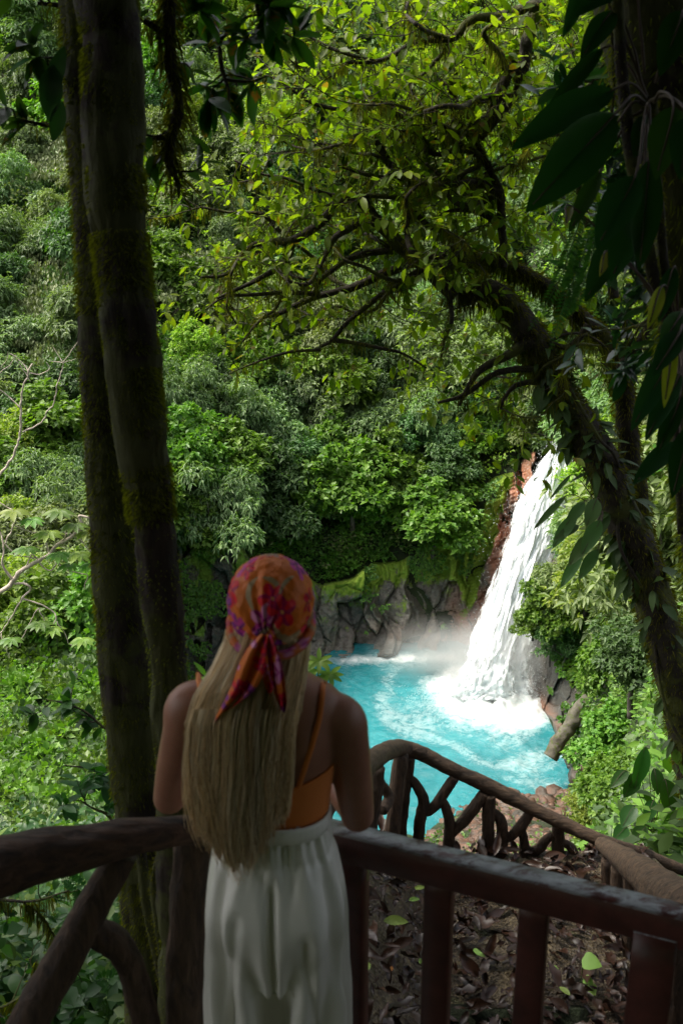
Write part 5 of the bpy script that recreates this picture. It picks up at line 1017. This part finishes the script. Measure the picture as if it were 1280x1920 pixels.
for S_, E_, sg in ((SL, EL, -1), (SR, ER, 1)):
    pts = np.array([[S_[0] - sg * .045, S_[1], S_[2] + .012, .046], [S_[0], S_[1], S_[2] - .004, .050], [S_[0] + sg * .012, S_[1] + .002, S_[2] - .06, .047], [(S_[0] + E_[0]) / 2 + sg * .010, (S_[1] + E_[1]) / 2, (S_[2] + E_[2]) / 2, .042], [E_[0] + sg * .002, E_[1], max(E_[2], zr + .075), .037], [E_[0], E_[1] + .010, zr + .080, .036]])
    s = spline(pts, 30); V, Fs = tube(s[:, :3], s[:, 3], 24); body.add(V, Fs)
    V, Fs = sphere(s[-1, :3], (.037, .037, .037)); body.add(V, Fs)
    H = np.array([WAIST[0] + sg * .075, 2.13, zr + .075])          # wrist, forearms cross the rail towards each other
    e = s[-1, :3]; mid = (e + H) / 2 + [sg * .012, 0, .0]; s2 = spline(np.array([[*e, .037], [*(e * .7 + H * .3 + [sg * .008, 0, .002]), .037], [*mid, .032], [*H, .023]]), 24); V, Fs = tube(s2[:, :3], s2[:, 3], 20); body.add(V, Fs)
    # hand: palm, four bent fingers and a thumb
    d = nrm(H - mid); d = nrm(d * [1, 1, .2] + [-sg * .3, .35, -.35]); side = nrm(np.cross(d, [0, 0, 1])); up = np.cross(side, d)
    pc = H + d * .048; rr = []
    for t, a_, b_ in ((0, .022, .018), (.02, .030, .016), (.045, .038, .015), (.075, .040, .013), (.090, .036, .010)):
        th = np.linspace(0, 2 * math.pi, 20, endpoint=False); rr.append(H + d * t + side * (np.cos(th) * a_)[:, None] + up * (np.sin(th) * b_)[:, None])
    V, Fs = loft(rr); body.add(V, Fs)
    for k, (off, ln) in enumerate(((-.030, .058), (-.010, .070), (.010, .074), (.029, .066))):
        b0 = H + d * .082 + side * off * sg; p1 = b0 + d * ln * .45 - up * .006; p2 = p1 + nrm(d - up * .9) * ln * .33; p3 = p2 + nrm(d * .4 - up) * ln * .25
        s3 = spline(np.array([[*(b0 - d * .02), .009], [*p1, .0085], [*p2, .0078], [*p3, .0068]]), 16); V, Fs = tube(s3[:, :3], s3[:, 3], 12); body.add(V, Fs)
    t0 = H + d * .025 - side * .024 * sg; p1 = t0 + nrm(d - side * sg * .9) * .032; p2 = p1 + nrm(d - side * sg * .2 - up * .3) * .028
    s3 = spline(np.array([[*t0, .013], [*p1, .010], [*p2, .008]]), 12); V, Fs = tube(s3[:, :3], s3[:, 3], 12); body.add(V, Fs)
# head with a face looking out at the pool
hc = HC + [0, .005, -.02]
V, Fs = sphere(hc + [0, 0, .02], (.074, .092, .088), 36, 26); body.add(V, Fs)
V, Fs = sphere(hc + [0, .034, -.048], (.052, .052, .060)); body.add(V, Fs)
V, Fs = sphere(hc + [0, .070, -.082], (.020, .018, .016)); body.add(V, Fs)
for a, c, r0, r1 in (((0, .086, .018), (0, .112, -.022), .008, .012), ((-.02, .082, -.054), (.02, .082, -.054), .007, .007), ((-.02, .083, -.062), (.02, .083, -.062), .007, .007), ((-.05, .074, .030), (-.012, .090, .032), .006, .006), ((.05, .074, .030), (.012, .090, .032), .006, .006)):
    V, Fs = tube(np.linspace(hc + a, hc + c, 8), np.linspace(r0, r1, 8), 12); body.add(V, Fs)
V, Fs = tube(np.linspace(hc + [0, 0, -.05], NECK * [0, 0, 0] + [cxs(1.40), 1.875, 1.40], 12), .050, 24); body.add(V, Fs)
for sg in (-1, 1):
    V, Fs = sphere(hc + [sg * .077, 0, -.018], (.008, .020, .030)); body.add(V, Fs)
    lx = WAIST[0] + sg * .078
    s = spline(np.array([[lx - sg * .01, 1.865, .78, .062], [lx, 1.862, .60, .054], [lx + sg * .004, 1.86, .46, .045], [lx + sg * .008, 1.855, .34, .046], [lx + sg * .01, 1.845, .12, .034], [lx + sg * .01, 1.845, .06, .036]]), 40); V, Fs = tube(s[:, :3], s[:, 3], 26); body.add(V, Fs)
    fo = [ring((0, 0, 0), .026, .030), ring((0, 0, 0), .034, .034), ring((0, 0, 0), .040, .026), ring((0, 0, 0), .045, .020), ring((0, 0, 0), .036, .012)]
    ys = [-.055, -.02, .06, .13, .19]; V, Fs = loft([np.stack([lx + sg * .01 + r[:, 0], 1.845 + y + 0 * r[:, 0], .034 + r[:, 1] * (1.0) * .95 - (k > 1) * .006 * k], -1) for k, (r, y) in enumerate(zip(fo, ys))]); body.add(V, Fs)
me = fuse(body, .0055, 8); Vb = getco(me)
# shoulder blades, spine furrow
X, Y_, Z = Vb.T; back = (Y_ < 1.86) & (Z > 1.0) & (Z < 1.38)
cx_ = cxs(Z); g_ = lambda x0, z0, a, b_: np.exp(-((X - x0) / a) ** 2 - ((Z - z0) / b_) ** 2)
off = -.016 * g_(cx_ + .085, 1.25, .035, .055) - .016 * g_(cx_ - .085, 1.25, .035, .055) + .014 * np.exp(-((X - cx_) / .018) ** 2) * sm((1.34 - Z) / .1)
Vb[:, 1] += off * back; setco(me, Vb)
m, nt, b = newmat('skin'); v = objco(nt); c = ramp(nt, [(.3, (.28, .12, .075)), (.7, (.39, .185, .12))], noise(nt, 9, 5, .6, v)); nt.links.new(c, b.inputs['Base Color'])
b.inputs['Roughness'].default_value = .48; b.inputs['Subsurface Weight'].default_value = .12; b.inputs['Subsurface Radius'].default_value = (.012, .005, .003); b.inputs['Subsurface Scale'].default_value = .6; bump(nt, b, noise(nt, 260, 3, .6, v), .12, .001); M['skin'] = m
person = link('person', me, m)
tag(person, 'woman seen from behind leaning on the railing, long blonde hair, floral headscarf, orange top, white trousers', 'person')
person["label"] = 'woman leaning on the railing with long blonde hair, floral headscarf, orange top and white trousers'
# eyes
m, nt, b = newmat('eye'); b.inputs['Base Color'].default_value = (.5, .48, .45, 1); b.inputs['Roughness'].default_value = .1
for sg in (-1, 1):
    V, Fs = sphere(hc + [sg * .031, .073, .014], (.012, .012, .0105), 16, 12); obj('eye', V, Fs, m, person, True)
# camisole
m, nt, b = newmat('orange_knit'); v = objco(nt, (1, 1, 1)); wv = nt.nodes.new('ShaderNodeTexWave'); wv.inputs['Scale'].default_value = 160; wv.inputs['Distortion'].default_value = 1.5; nt.links.new(v, wv.inputs[0])
b.inputs['Base Color'].default_value = (.72, .20, .022, 1); b.inputs['Roughness'].default_value = .75; b.inputs['Sheen Weight'].default_value = .3; bump(nt, b, wv.outputs['Fac'], .25, .002); M['orange'] = m
rs = []
for z in np.linspace(1.03, 1.175, 26):
    a = np.interp(z, sp3[:, 0], sp3[:, 1]); bb = np.interp(z, sp3[:, 0], sp3[:, 2]); r_ = ring((cxs(z), 1.865 + .012 * math.sin((z - 1.0) * 7), z), a + .007, bb + .007, 90, 2.25)
    th = np.arctan2(r_[:, 1] - 1.865, r_[:, 0] - cxs(z)); fr_ = sm((z - 1.0) / .17); r_[:, 2] += fr_ * (.050 * sm(np.sin(th)) - .022 * sm(-np.sin(th)) + .016 * np.abs(np.cos(th)) ** 2) 
    fo = .0028 * np.sin(z * 170 + 3 * np.cos(th) + 2 * np.sin(2 * th)) * np.exp(-((z - 1.03) / .05) ** 2) + .0015 * np.sin(z * 95 + 5 * th); n_ = nrm(r_ - [cxs(z), 1.865, 0]); r_[:, :2] += (n_ * fo[:, None])[:, :2]; rs.append(r_)
inner = [(r_ - [cxs(.5), 1.865, 0]) * [.965, .955, 1] + [cxs(.5), 1.865, 0] for r_ in rs[::-1][:3]]
V, Fs = loft(rs + inner, cap=False); obj('camisole', V, Fs, M['orange'], person, True)
def strap(pts, w_, parent, name='strap'):
    s = spline(np.array(pts), 30); T = nrm(np.gradient(s, axis=0)); nn = nrm(np.stack([s[:, 0] * 0 + .25 * (s[:, 0] - WAIST[0]), -(0 * s[:, 0] + 1), 0 * s[:, 0] + .3 * sm((s[:, 2] - 1.3) / .05)], -1)); sd_ = nrm(np.cross(T, nn)) * w_ / 2; nn = nrm(np.cross(sd_, T)) * .0022
    V = np.concatenate([s + sd_ + nn, s - sd_ + nn, s - sd_ - nn, s + sd_ - nn]).reshape(4, 30, 3).transpose(1, 0, 2).reshape(-1, 3)
    i = np.arange(29)[:, None] * 4; j = np.arange(4)[None]; return obj(name, V, np.stack([i + j, i + (j + 1) % 4, i + 4 + (j + 1) % 4, i + 4 + j], -1).reshape(-1, 4), M['orange'], parent, True)
from mathutils.bvhtree import BVHTree
bvh = BVHTree.FromPolygons([tuple(v_) for v_ in Vb], [tuple(p.vertices) for p in me.polygons])
def onskin(px, py, lift=.004):
    """surface of her back at photo pixel"""
    o = Vector(CAM); d = (Vector(P(px, py, 2.0)) - o).normalized(); h = bvh.ray_cast(o, d)
    return np.array(h[0] + h[1] * lift) if h[0] is not None else P(px, py, 1.79)
strap([onskin(606, 1300) + [0, .06, -.015], onskin(604, 1296) + [0, .02, .004], onskin(602, 1312), onskin(597, 1345), onskin(588, 1380), onskin(573, 1430), onskin(560, 1470), onskin(552, 1490)], .011, person)
strap([onskin(366, 1285) + [0, .06, -.015], onskin(370, 1278) + [0, .02, .0], onskin(378, 1300), onskin(395, 1350), onskin(420, 1420), onskin(440, 1480)], .011, person)

# trousers
m, nt, b = newmat('white_satin'); v = objco(nt, (60, 60, 8)); b.inputs['Base Color'].default_value = (.84, .83, .76, 1); b.inputs['Roughness'].default_value = .36; b.inputs['Sheen Weight'].default_value = .2; bump(nt, b, noise(nt, 1, 4, .6, v), .10, .002); M['satin'] = m
A = Acc(); ch = WAIST[0] + .002
hip = spline(np.array([(1.065, .112, .086), (1.045, .114, .088), (1.02, .119, .092), (.96, .134, .104), (.88, .148, .120), (.80, .154, .126), (.74, .154, .120), (.66, .152, .108)]), 50)
V, Fs = loft([ring((ch, 1.86 - .012 * math.sin(sm((1.0 - z) / .3) * 3.1), z), a, b_, 60, 2.2) for z, a, b_ in hip]); A.add(V, Fs)
for sg in (-1, 1):
    lg = spline(np.array([(.86, .066, .098), (.72, .078, .110), (.55, .079, .102), (.35, .082, .098), (.10, .098, .108)]), 50)
    V, Fs = loft([ring((ch + sg * (.074 + .012 * sm((.86 - z) / .7)), 1.86, z), a, b_, 50, 2.1) for z, a, b_ in lg]); A.add(V, Fs)
me = fuse(A, .006, 4); Vt = getco(me); X, Y_, Z = Vt.T; th = np.arctan2(Y_ - 1.86, X - ch)
N_ = np.empty(len(Vt) * 3, np.float32); me.vertex_normals.foreach_get('vector', N_); N_ = N_.reshape(-1, 3)
ga = sm((Z - .93) / .12); low = sm((.86 - Z) / .3)
crease = lambda x0, z0, z1, w_, a, sl=0.: -a * np.exp(-((X - ch - x0 - sl * (z0 - Z)) / w_) ** 2) * sm((z0 - Z) / .04) * sm((Z - z1) / .06) * (Y_ < 1.87)
disp = .0045 * ga * np.sin(th * 34 + 2 * fbm(np.stack([th * 2, Z * 6, 0 * Z], -1), 2)) + (.013 * low + .004) * np.sin(th * 11 + 1.5 * fbm(np.stack([th * 1.5, Z * 2.5, 0 * Z], -1), 2)) + .006 * fbm(np.stack([X * 14, Y_ * 14, Z * 3.5], -1), 3)
disp += crease(.0, .97, .25, .010, .026) + crease(-.07, .90, .3, .012, .016, -.10) + crease(.065, .86, .2, .012, .016, .08) + crease(.11, .97, .6, .012, .013, .12) + crease(-.105, .98, .5, .010, .012, -.05) + crease(-.02, 1.0, .88, .006, .005) + crease(.055, 1.01, .9, .006, .006, -.15)
disp += -.010 * np.exp(-((Z - .985) / .010) ** 2) * .35 * (1 + np.sin(th * 30) * .5)
disp += .018 * (np.exp(-((X - ch + .070) / .055) ** 2 - ((Z - .85) / .07) ** 2) + np.exp(-((X - ch - .070) / .055) ** 2 - ((Z - .85) / .07) ** 2)) * (Y_ < 1.86)
Vt = Vt + N_ * disp[:, None]; setco(me, Vt); tr_ = link('trousers', me, M['satin'], person)
# waistband
rs = [ring((ch, 1.86, z), a, b_, 160, 2.2) for z, a, b_ in ((1.036, .119, .093), (1.040, .1235, .0975), (1.052, .124, .098), (1.066, .1235, .0975), (1.074, .120, .094), (1.070, .114, .088))]
V, Fs = loft(rs, False); th = np.arctan2(V[:, 1] - 1.86, V[:, 0] - ch); V[:, :2] += (nrm(V - [ch, 1.86, 0])[:, :2]) * (.0028 * np.sin(th * 52))[:, None] ; V[:, 2] += .002 * np.sin(th * 3); obj('waistband', V, Fs, M['satin'], tr_, True)

# ---------------------------------------------------------------- hair
m, nt, b = newmat('blonde_hair'); g = nt.nodes.new("ShaderNodeNewGeometry")
c = ramp(nt, [(0, (.42, .27, .12)), (.3, (.70, .50, .26)), (.65, (.92, .74, .45)), (1, (.98, .88, .66))], g.outputs['Random Per Island'])
ca = attr(nt, 'Col'); c = mixc(nt, c, ca.outputs['Color'], 1.0, 'MULTIPLY'); nt.links.new(c, b.inputs['Base Color']); b.inputs['Roughness'].default_value = .38; b.inputs['Specular IOR Level'].default_value = .6; M['hair'] = m
HL = np.array([(1090, 432, 578, 1.80, .05), (1150, 432, 578, 1.79, .055), (1200, 424, 577, 1.77, .055), (1250, 402, 570, 1.752, .05), (1300, 372, 560, 1.735, .045), (1360, 354, 551, 1.728, .04), (1440, 352, 546, 1.728, .04), (1500, 355, 541, 1.732, .04), (1560, 366, 534, 1.735, .035), (1600, 382, 526, 1.735, .03), (1640, 405, 510, 1.735, .02)], float)
rng = np.random.default_rng(41)
def hair_pt(s, y, dep):
    l = np.interp(y, HL[:, 0], HL[:, 1]); r = np.interp(y, HL[:, 0], HL[:, 2]); Y0 = np.interp(y, HL[:, 0], HL[:, 3]); th_ = np.interp(y, HL[:, 0], HL[:, 4])
    e = 2 * s - 1; return P(l + (r - l) * s, y, Y0 + th_ * (np.abs(e) ** 2.2) * 1.3 + dep * th_)
# under-body of the hair mass
nu, nv = 50, 60; ss = np.linspace(.02, .98, nu); ysv = np.linspace(1095, 1545, nv); SS, YS = np.meshgrid(ss, ysv)
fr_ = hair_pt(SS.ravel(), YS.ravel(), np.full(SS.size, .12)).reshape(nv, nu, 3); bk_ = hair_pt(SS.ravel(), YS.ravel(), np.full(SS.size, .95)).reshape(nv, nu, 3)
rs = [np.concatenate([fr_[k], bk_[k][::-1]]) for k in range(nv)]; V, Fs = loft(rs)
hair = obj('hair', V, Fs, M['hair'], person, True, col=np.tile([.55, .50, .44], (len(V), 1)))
A = Acc(); cols_ = []
clumps = rng.uniform(0, 1, 70); cw = rng.uniform(.6, 1.0, 70)
for k in range(4200):
    ci = rng.integers(70); s0 = np.clip(clumps[ci] + rng.normal(0, .020), 0, 1); sub = rng.normal(0, .018)
    yend = 1535 + 112 * (1 - (2 * clumps[ci] - .85) ** 2) * (.35 + .65 * ((ci * .618) % 1)) - rng.exponential(34)
    yend = min(yend, 1650) - (40 if rng.random() < .12 else 0) * rng.random() * 3; ystart = 1100 + rng.uniform(0, 50); n_ = 20; y = np.linspace(ystart, yend, n_); t = np.linspace(0, 1, n_)
    wav = .020 * np.sin(t * 9 + ci * 1.3) * t + .012 * np.sin(t * 17 + ci * 2.1 + k * .002) * t * t
    s = s0 + wav * 1.6 + sub * t * (1 - .6 * t) + (.09 * math.sin(ci * 3.7) if ci % 3 == 0 else .03 * math.sin(ci * 5.1)) * t * t + rng.normal(0, .03) * t ** 3; s = np.where(s < 0, -s * .3, s); s = np.where(s > 1, 1 + (s - 1) * .4, s)
    dep = rng.uniform(-.12, .30) + .22 * np.sin(ci * 7.) + .10 * np.sin(t * 7 + ci)
    p = hair_pt(s, y, dep + 0 * y)
    V, Fs = tube(p, np.linspace(.0011, .0006, n_), 3, cap=False); A.add(V, Fs)
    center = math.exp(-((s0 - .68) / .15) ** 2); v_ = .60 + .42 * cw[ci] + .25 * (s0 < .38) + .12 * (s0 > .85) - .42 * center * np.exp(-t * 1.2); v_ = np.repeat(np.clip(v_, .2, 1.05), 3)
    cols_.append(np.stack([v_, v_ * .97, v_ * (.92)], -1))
# locks falling at the right of the nape and a few flyaways
for k in range(260):
    a = rng.uniform(0, 1); y = np.linspace(1150, 1290 + rng.uniform(-40, 25), 14); t = np.linspace(0, 1, 14); x = 562 + a * 14 + np.sin(t * 4 + a) * 5 - t * 10 * (1 - a); p = P(x, y, 1.80 + .06 * t + a * .02)
    V, Fs = tube(p, .0008, 3, cap=False); A.add(V, Fs); cols_.append(np.full((42, 3), .9))
for k in range(420):
    s0 = rng.uniform(.0, 1.0); y = np.linspace(1330, 1520 + 135 * (1 - (2 * s0 - .85) ** 2) * rng.uniform(.5, 1.05), 20); t = np.linspace(0, 1, 20); s = s0 + .05 * np.sin(t * rng.uniform(5, 12) + k) * t + rng.normal(0, .05) * t ** 2; p = hair_pt(s, y, rng.uniform(-.35, -.1) + 0 * y)
    V, Fs = tube(p, np.linspace(.0010, .0004, 20), 3, cap=False); A.add(V, Fs); cols_.append(np.full((60, 3), rng.uniform(.8, 1.05)))
for k in range(70):
    lf = rng.random() < .6; s0 = rng.uniform(-.03, .03) if lf else rng.uniform(.97, 1.04); y = np.linspace(1180, rng.uniform(1350, 1600), 18); t = np.linspace(0, 1, 18); s = s0 + (.03 * np.sin(t * 6 + k) - .02) * t * (1 if lf else -1); p = hair_pt(s, y, .1 + 0 * y)
    V, Fs = tube(p, .0006, 3, cap=False); A.add(V, Fs); cols_.append(np.full((54, 3), .95))
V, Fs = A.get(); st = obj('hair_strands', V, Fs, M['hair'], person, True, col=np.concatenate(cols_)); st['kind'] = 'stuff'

# ---------------------------------------------------------------- headscarf
frng = np.random.default_rng(55); ORG = np.array([.70, .17, .022])
FC = frng.uniform(-.12, .12, (420, 3)); FC = nrm(rand_dir(70, frng))
PALS = [((.62, .05, .33), (.22, .02, .22)), ((.62, .015, .04), (.30, .005, .03)), ((.30, .04, .30), (.10, .01, .14)), ((.80, .30, .55), (.45, .03, .25)), ((.75, .02, .03), (.4, .01, .08))]
def floral(u, v_, seed, S=.052):
    """printed flowers over (u, v) metres of cloth"""
    r0 = np.random.default_rng(seed); col = np.tile(ORG, (len(u), 1)) * (1 + .06 * np.sin(u * 300)[:, None] * 0)
    gx = np.arange(u.min() - S, u.max() + S, S); gy = np.arange(v_.min() - S, v_.max() + S, S)
    for x in gx:
        for y in gy:
            cx, cy_ = x + r0.uniform(-.42, .42) * S, y + r0.uniform(-.42, .42) * S; R_ = S * r0.uniform(.42, .66); ph = r0.uniform(0, 6.28); pal = PALS[r0.integers(len(PALS))]; typ = r0.random()
            dx, dy = u - cx, v_ - cy_; r = np.hypot(dx, dy); an = np.arctan2(dy, dx) + ph
            if typ < .22:
                a_ = dx * math.cos(ph) + dy * math.sin(ph); b_ = -dx * math.sin(ph) + dy * math.cos(ph) + a_ * a_ * 14; mk = (a_ / (R_ * 1.1)) ** 2 + (b_ / (R_ * .22)) ** 2 < 1; col[mk] = (.42, .30, .16); continue
            mk = r < R_ * (.52 + .48 * np.abs(np.cos(an * 2.5))); col[mk] = pal[0]
            mk2 = mk & (np.abs(np.sin(an * 2.5 + .4)) > .72); col[mk2] = pal[1]; col[r < R_ * .22] = pal[1]; col[(r < R_ * .10)] = (.75, .35, .10)
    return col
m, nt, b = newmat('floral_silk'); ca = attr(nt, 'Col'); nt.links.new(ca.outputs['Color'], b.inputs['Base Color']); b.inputs['Roughness'].default_value = .5; b.inputs['Specular IOR Level'].default_value = .2
bump(nt, b, noise(nt, 14, 4, .6, objco(nt, (1, 1, 1)), 1.5), .25, .008); M['silk'] = m
SC = HC + [0, -.004, .0]; nu, nv = 300, 190; u = np.linspace(0, 2 * math.pi, nu, endpoint=False); vv = np.linspace(.03, 2.25, nv); U, VV = np.meshgrid(u, vv)
d = np.stack([np.sin(VV) * np.cos(U), np.sin(VV) * np.sin(U), np.cos(VV)], -1); rad = np.array([.086, .100, .089])
KN = P(497, 1188, 1.752); kd = nrm((KN - SC) / rad); ak = np.arccos(np.clip((d * kd).sum(-1), -1, 1)); e1 = nrm(np.cross(kd, [1, 0, 0])); e2 = np.cross(kd, e1); ph = np.arctan2((d * e2).sum(-1), (d * e1).sum(-1))
pl = .0048 * np.sin(ph * 15 + 1.3 * np.sin(ph * 4)) * np.exp(-ak * 1.25) * sm(ak / .2) + .003 * np.sin(ph * 7 + 2) * np.exp(-((ak - .9) / .5) ** 2) + .0022 * fbm(d * 5, 3)
pl += -.004 * np.exp(-((VV - 1.95) / .10) ** 2) - .020 * sm((VV - 2.0) / .25) + .003 * np.exp(-((VV - 2.05) / .05) ** 2)
V = SC + d * (rad + 0) * 1.0 + d * pl[..., None]
# tip the lower rim: low at the nape, high over the forehead
low_ = sm((VV - 1.2) / 1.0); V[..., 2] += low_ * (.020 * d[..., 1] / .8) + low_ ** 2 * .018 * (d[..., 1] > 0) * d[..., 1]
fu = np.arctan2(d[..., 0], -d[..., 1]) * .085 * np.sin(VV) ** .5; fv = VV * .09
i = np.arange(nv - 1)[:, None] * nu; j = np.arange(nu)[None]
scarf = obj('headscarf', V.reshape(-1, 3), [np.stack([i + j, i + nu + j, i + nu + (j + 1) % nu, i + (j + 1) % nu], -1).reshape(-1, 4), np.arange(nu)[None][:, ::-1]], M['silk'], person, True, col=floral(fu.ravel(), fv.ravel(), 5))
# twisted band and knot
bp = []
for a in np.linspace(-math.pi / 2 - .25, math.pi * 1.5 - .25 - .0, 60):
    q = np.array([math.cos(a) * .0800, math.sin(a) * .095, -.052 + .030 * math.sin(a)]); bp.append(SC + q)
V, Fs = tube(np.array(bp), .0105, 14, ridge=.10, rough=.15); V2 = V - SC; obj('band', V, Fs, M['silk'], scarf, True, col=floral(np.arctan2(V2[:, 0], -V2[:, 1]) * .085, V2[:, 2] * 1.3, 9, .034) * .8)
V, Fs = sphere(KN + [0, -.008, .002], (.017, .012, .015), 40, 30); V = V + nrm(V - KN) * (.003 * np.sin(V[:, 0] * 900 + V[:, 2] * 500))[:, None]; obj('knot', V, Fs, M['silk'], scarf, True, col=floral(V[:, 0] - KN[0], V[:, 2] - KN[2], 3, .03))
def tail(rows, seed, fold, lift=-.012):
    """rows: px left, px right, py; a folded strip of cloth"""
    s = spline(np.array(rows, float), 70); nx_ = 44; e = np.linspace(0, 1, nx_); out = np.zeros((70, nx_, 3))
    for k in range(70):
        l, r, y, ylift = s[k]; t = k / 69; D = 1.738 + .004 * t + lift - .012 * math.sin(t * 3) ; w_ = (r - l) / 950
        zf = fold * np.sin(e * 2 * math.pi * 1.6 + t * 2.0 + seed) * min(1, .35 + t * 1.6) * (1 - .3 * t)
        out[k] = P(l + (r - l) * e, y + ylift * (e - .5) * 2, D + zf)
    V = out.reshape(-1, 3); V2 = V + [0, .0016, 0]; n_ = len(V); ii = np.arange(69)[:, None] * nx_ + np.arange(nx_ - 1)[None]
    Fq = np.stack([ii, ii + nx_, ii + nx_ + 1, ii + 1], -1).reshape(-1, 4)
    col = floral(V[:, 0] * 1.0 + seed, V[:, 2], int(seed * 10) + 2, .040); return obj('tail', np.vstack([V, V2]), [Fq, Fq[:, ::-1] + n_], M['silk'], scarf, True, col=np.vstack([col, col]))
tail([(486, 504, 1190, 0), (464, 500, 1215, 0), (447, 500, 1245, -2), (436, 492, 1275, -6), (420, 476, 1305, -10), (406, 448, 1330, -12), (403, 412, 1345, -8)], 1.3, .010, -.014)
tail([(492, 508, 1190, 0), (496, 519, 1215, 0), (500, 529, 1250, 2), (508, 535, 1285, 4), (516, 537, 1310, 6), (526, 534, 1334, 3)], 4.1, .008, -.010)
tail([(488, 502, 1192, 0), (487, 510, 1220, 0), (488, 516, 1255, 0), (494, 515, 1280, 2), (502, 508, 1300, 0)], 2.6, .007, -.006)
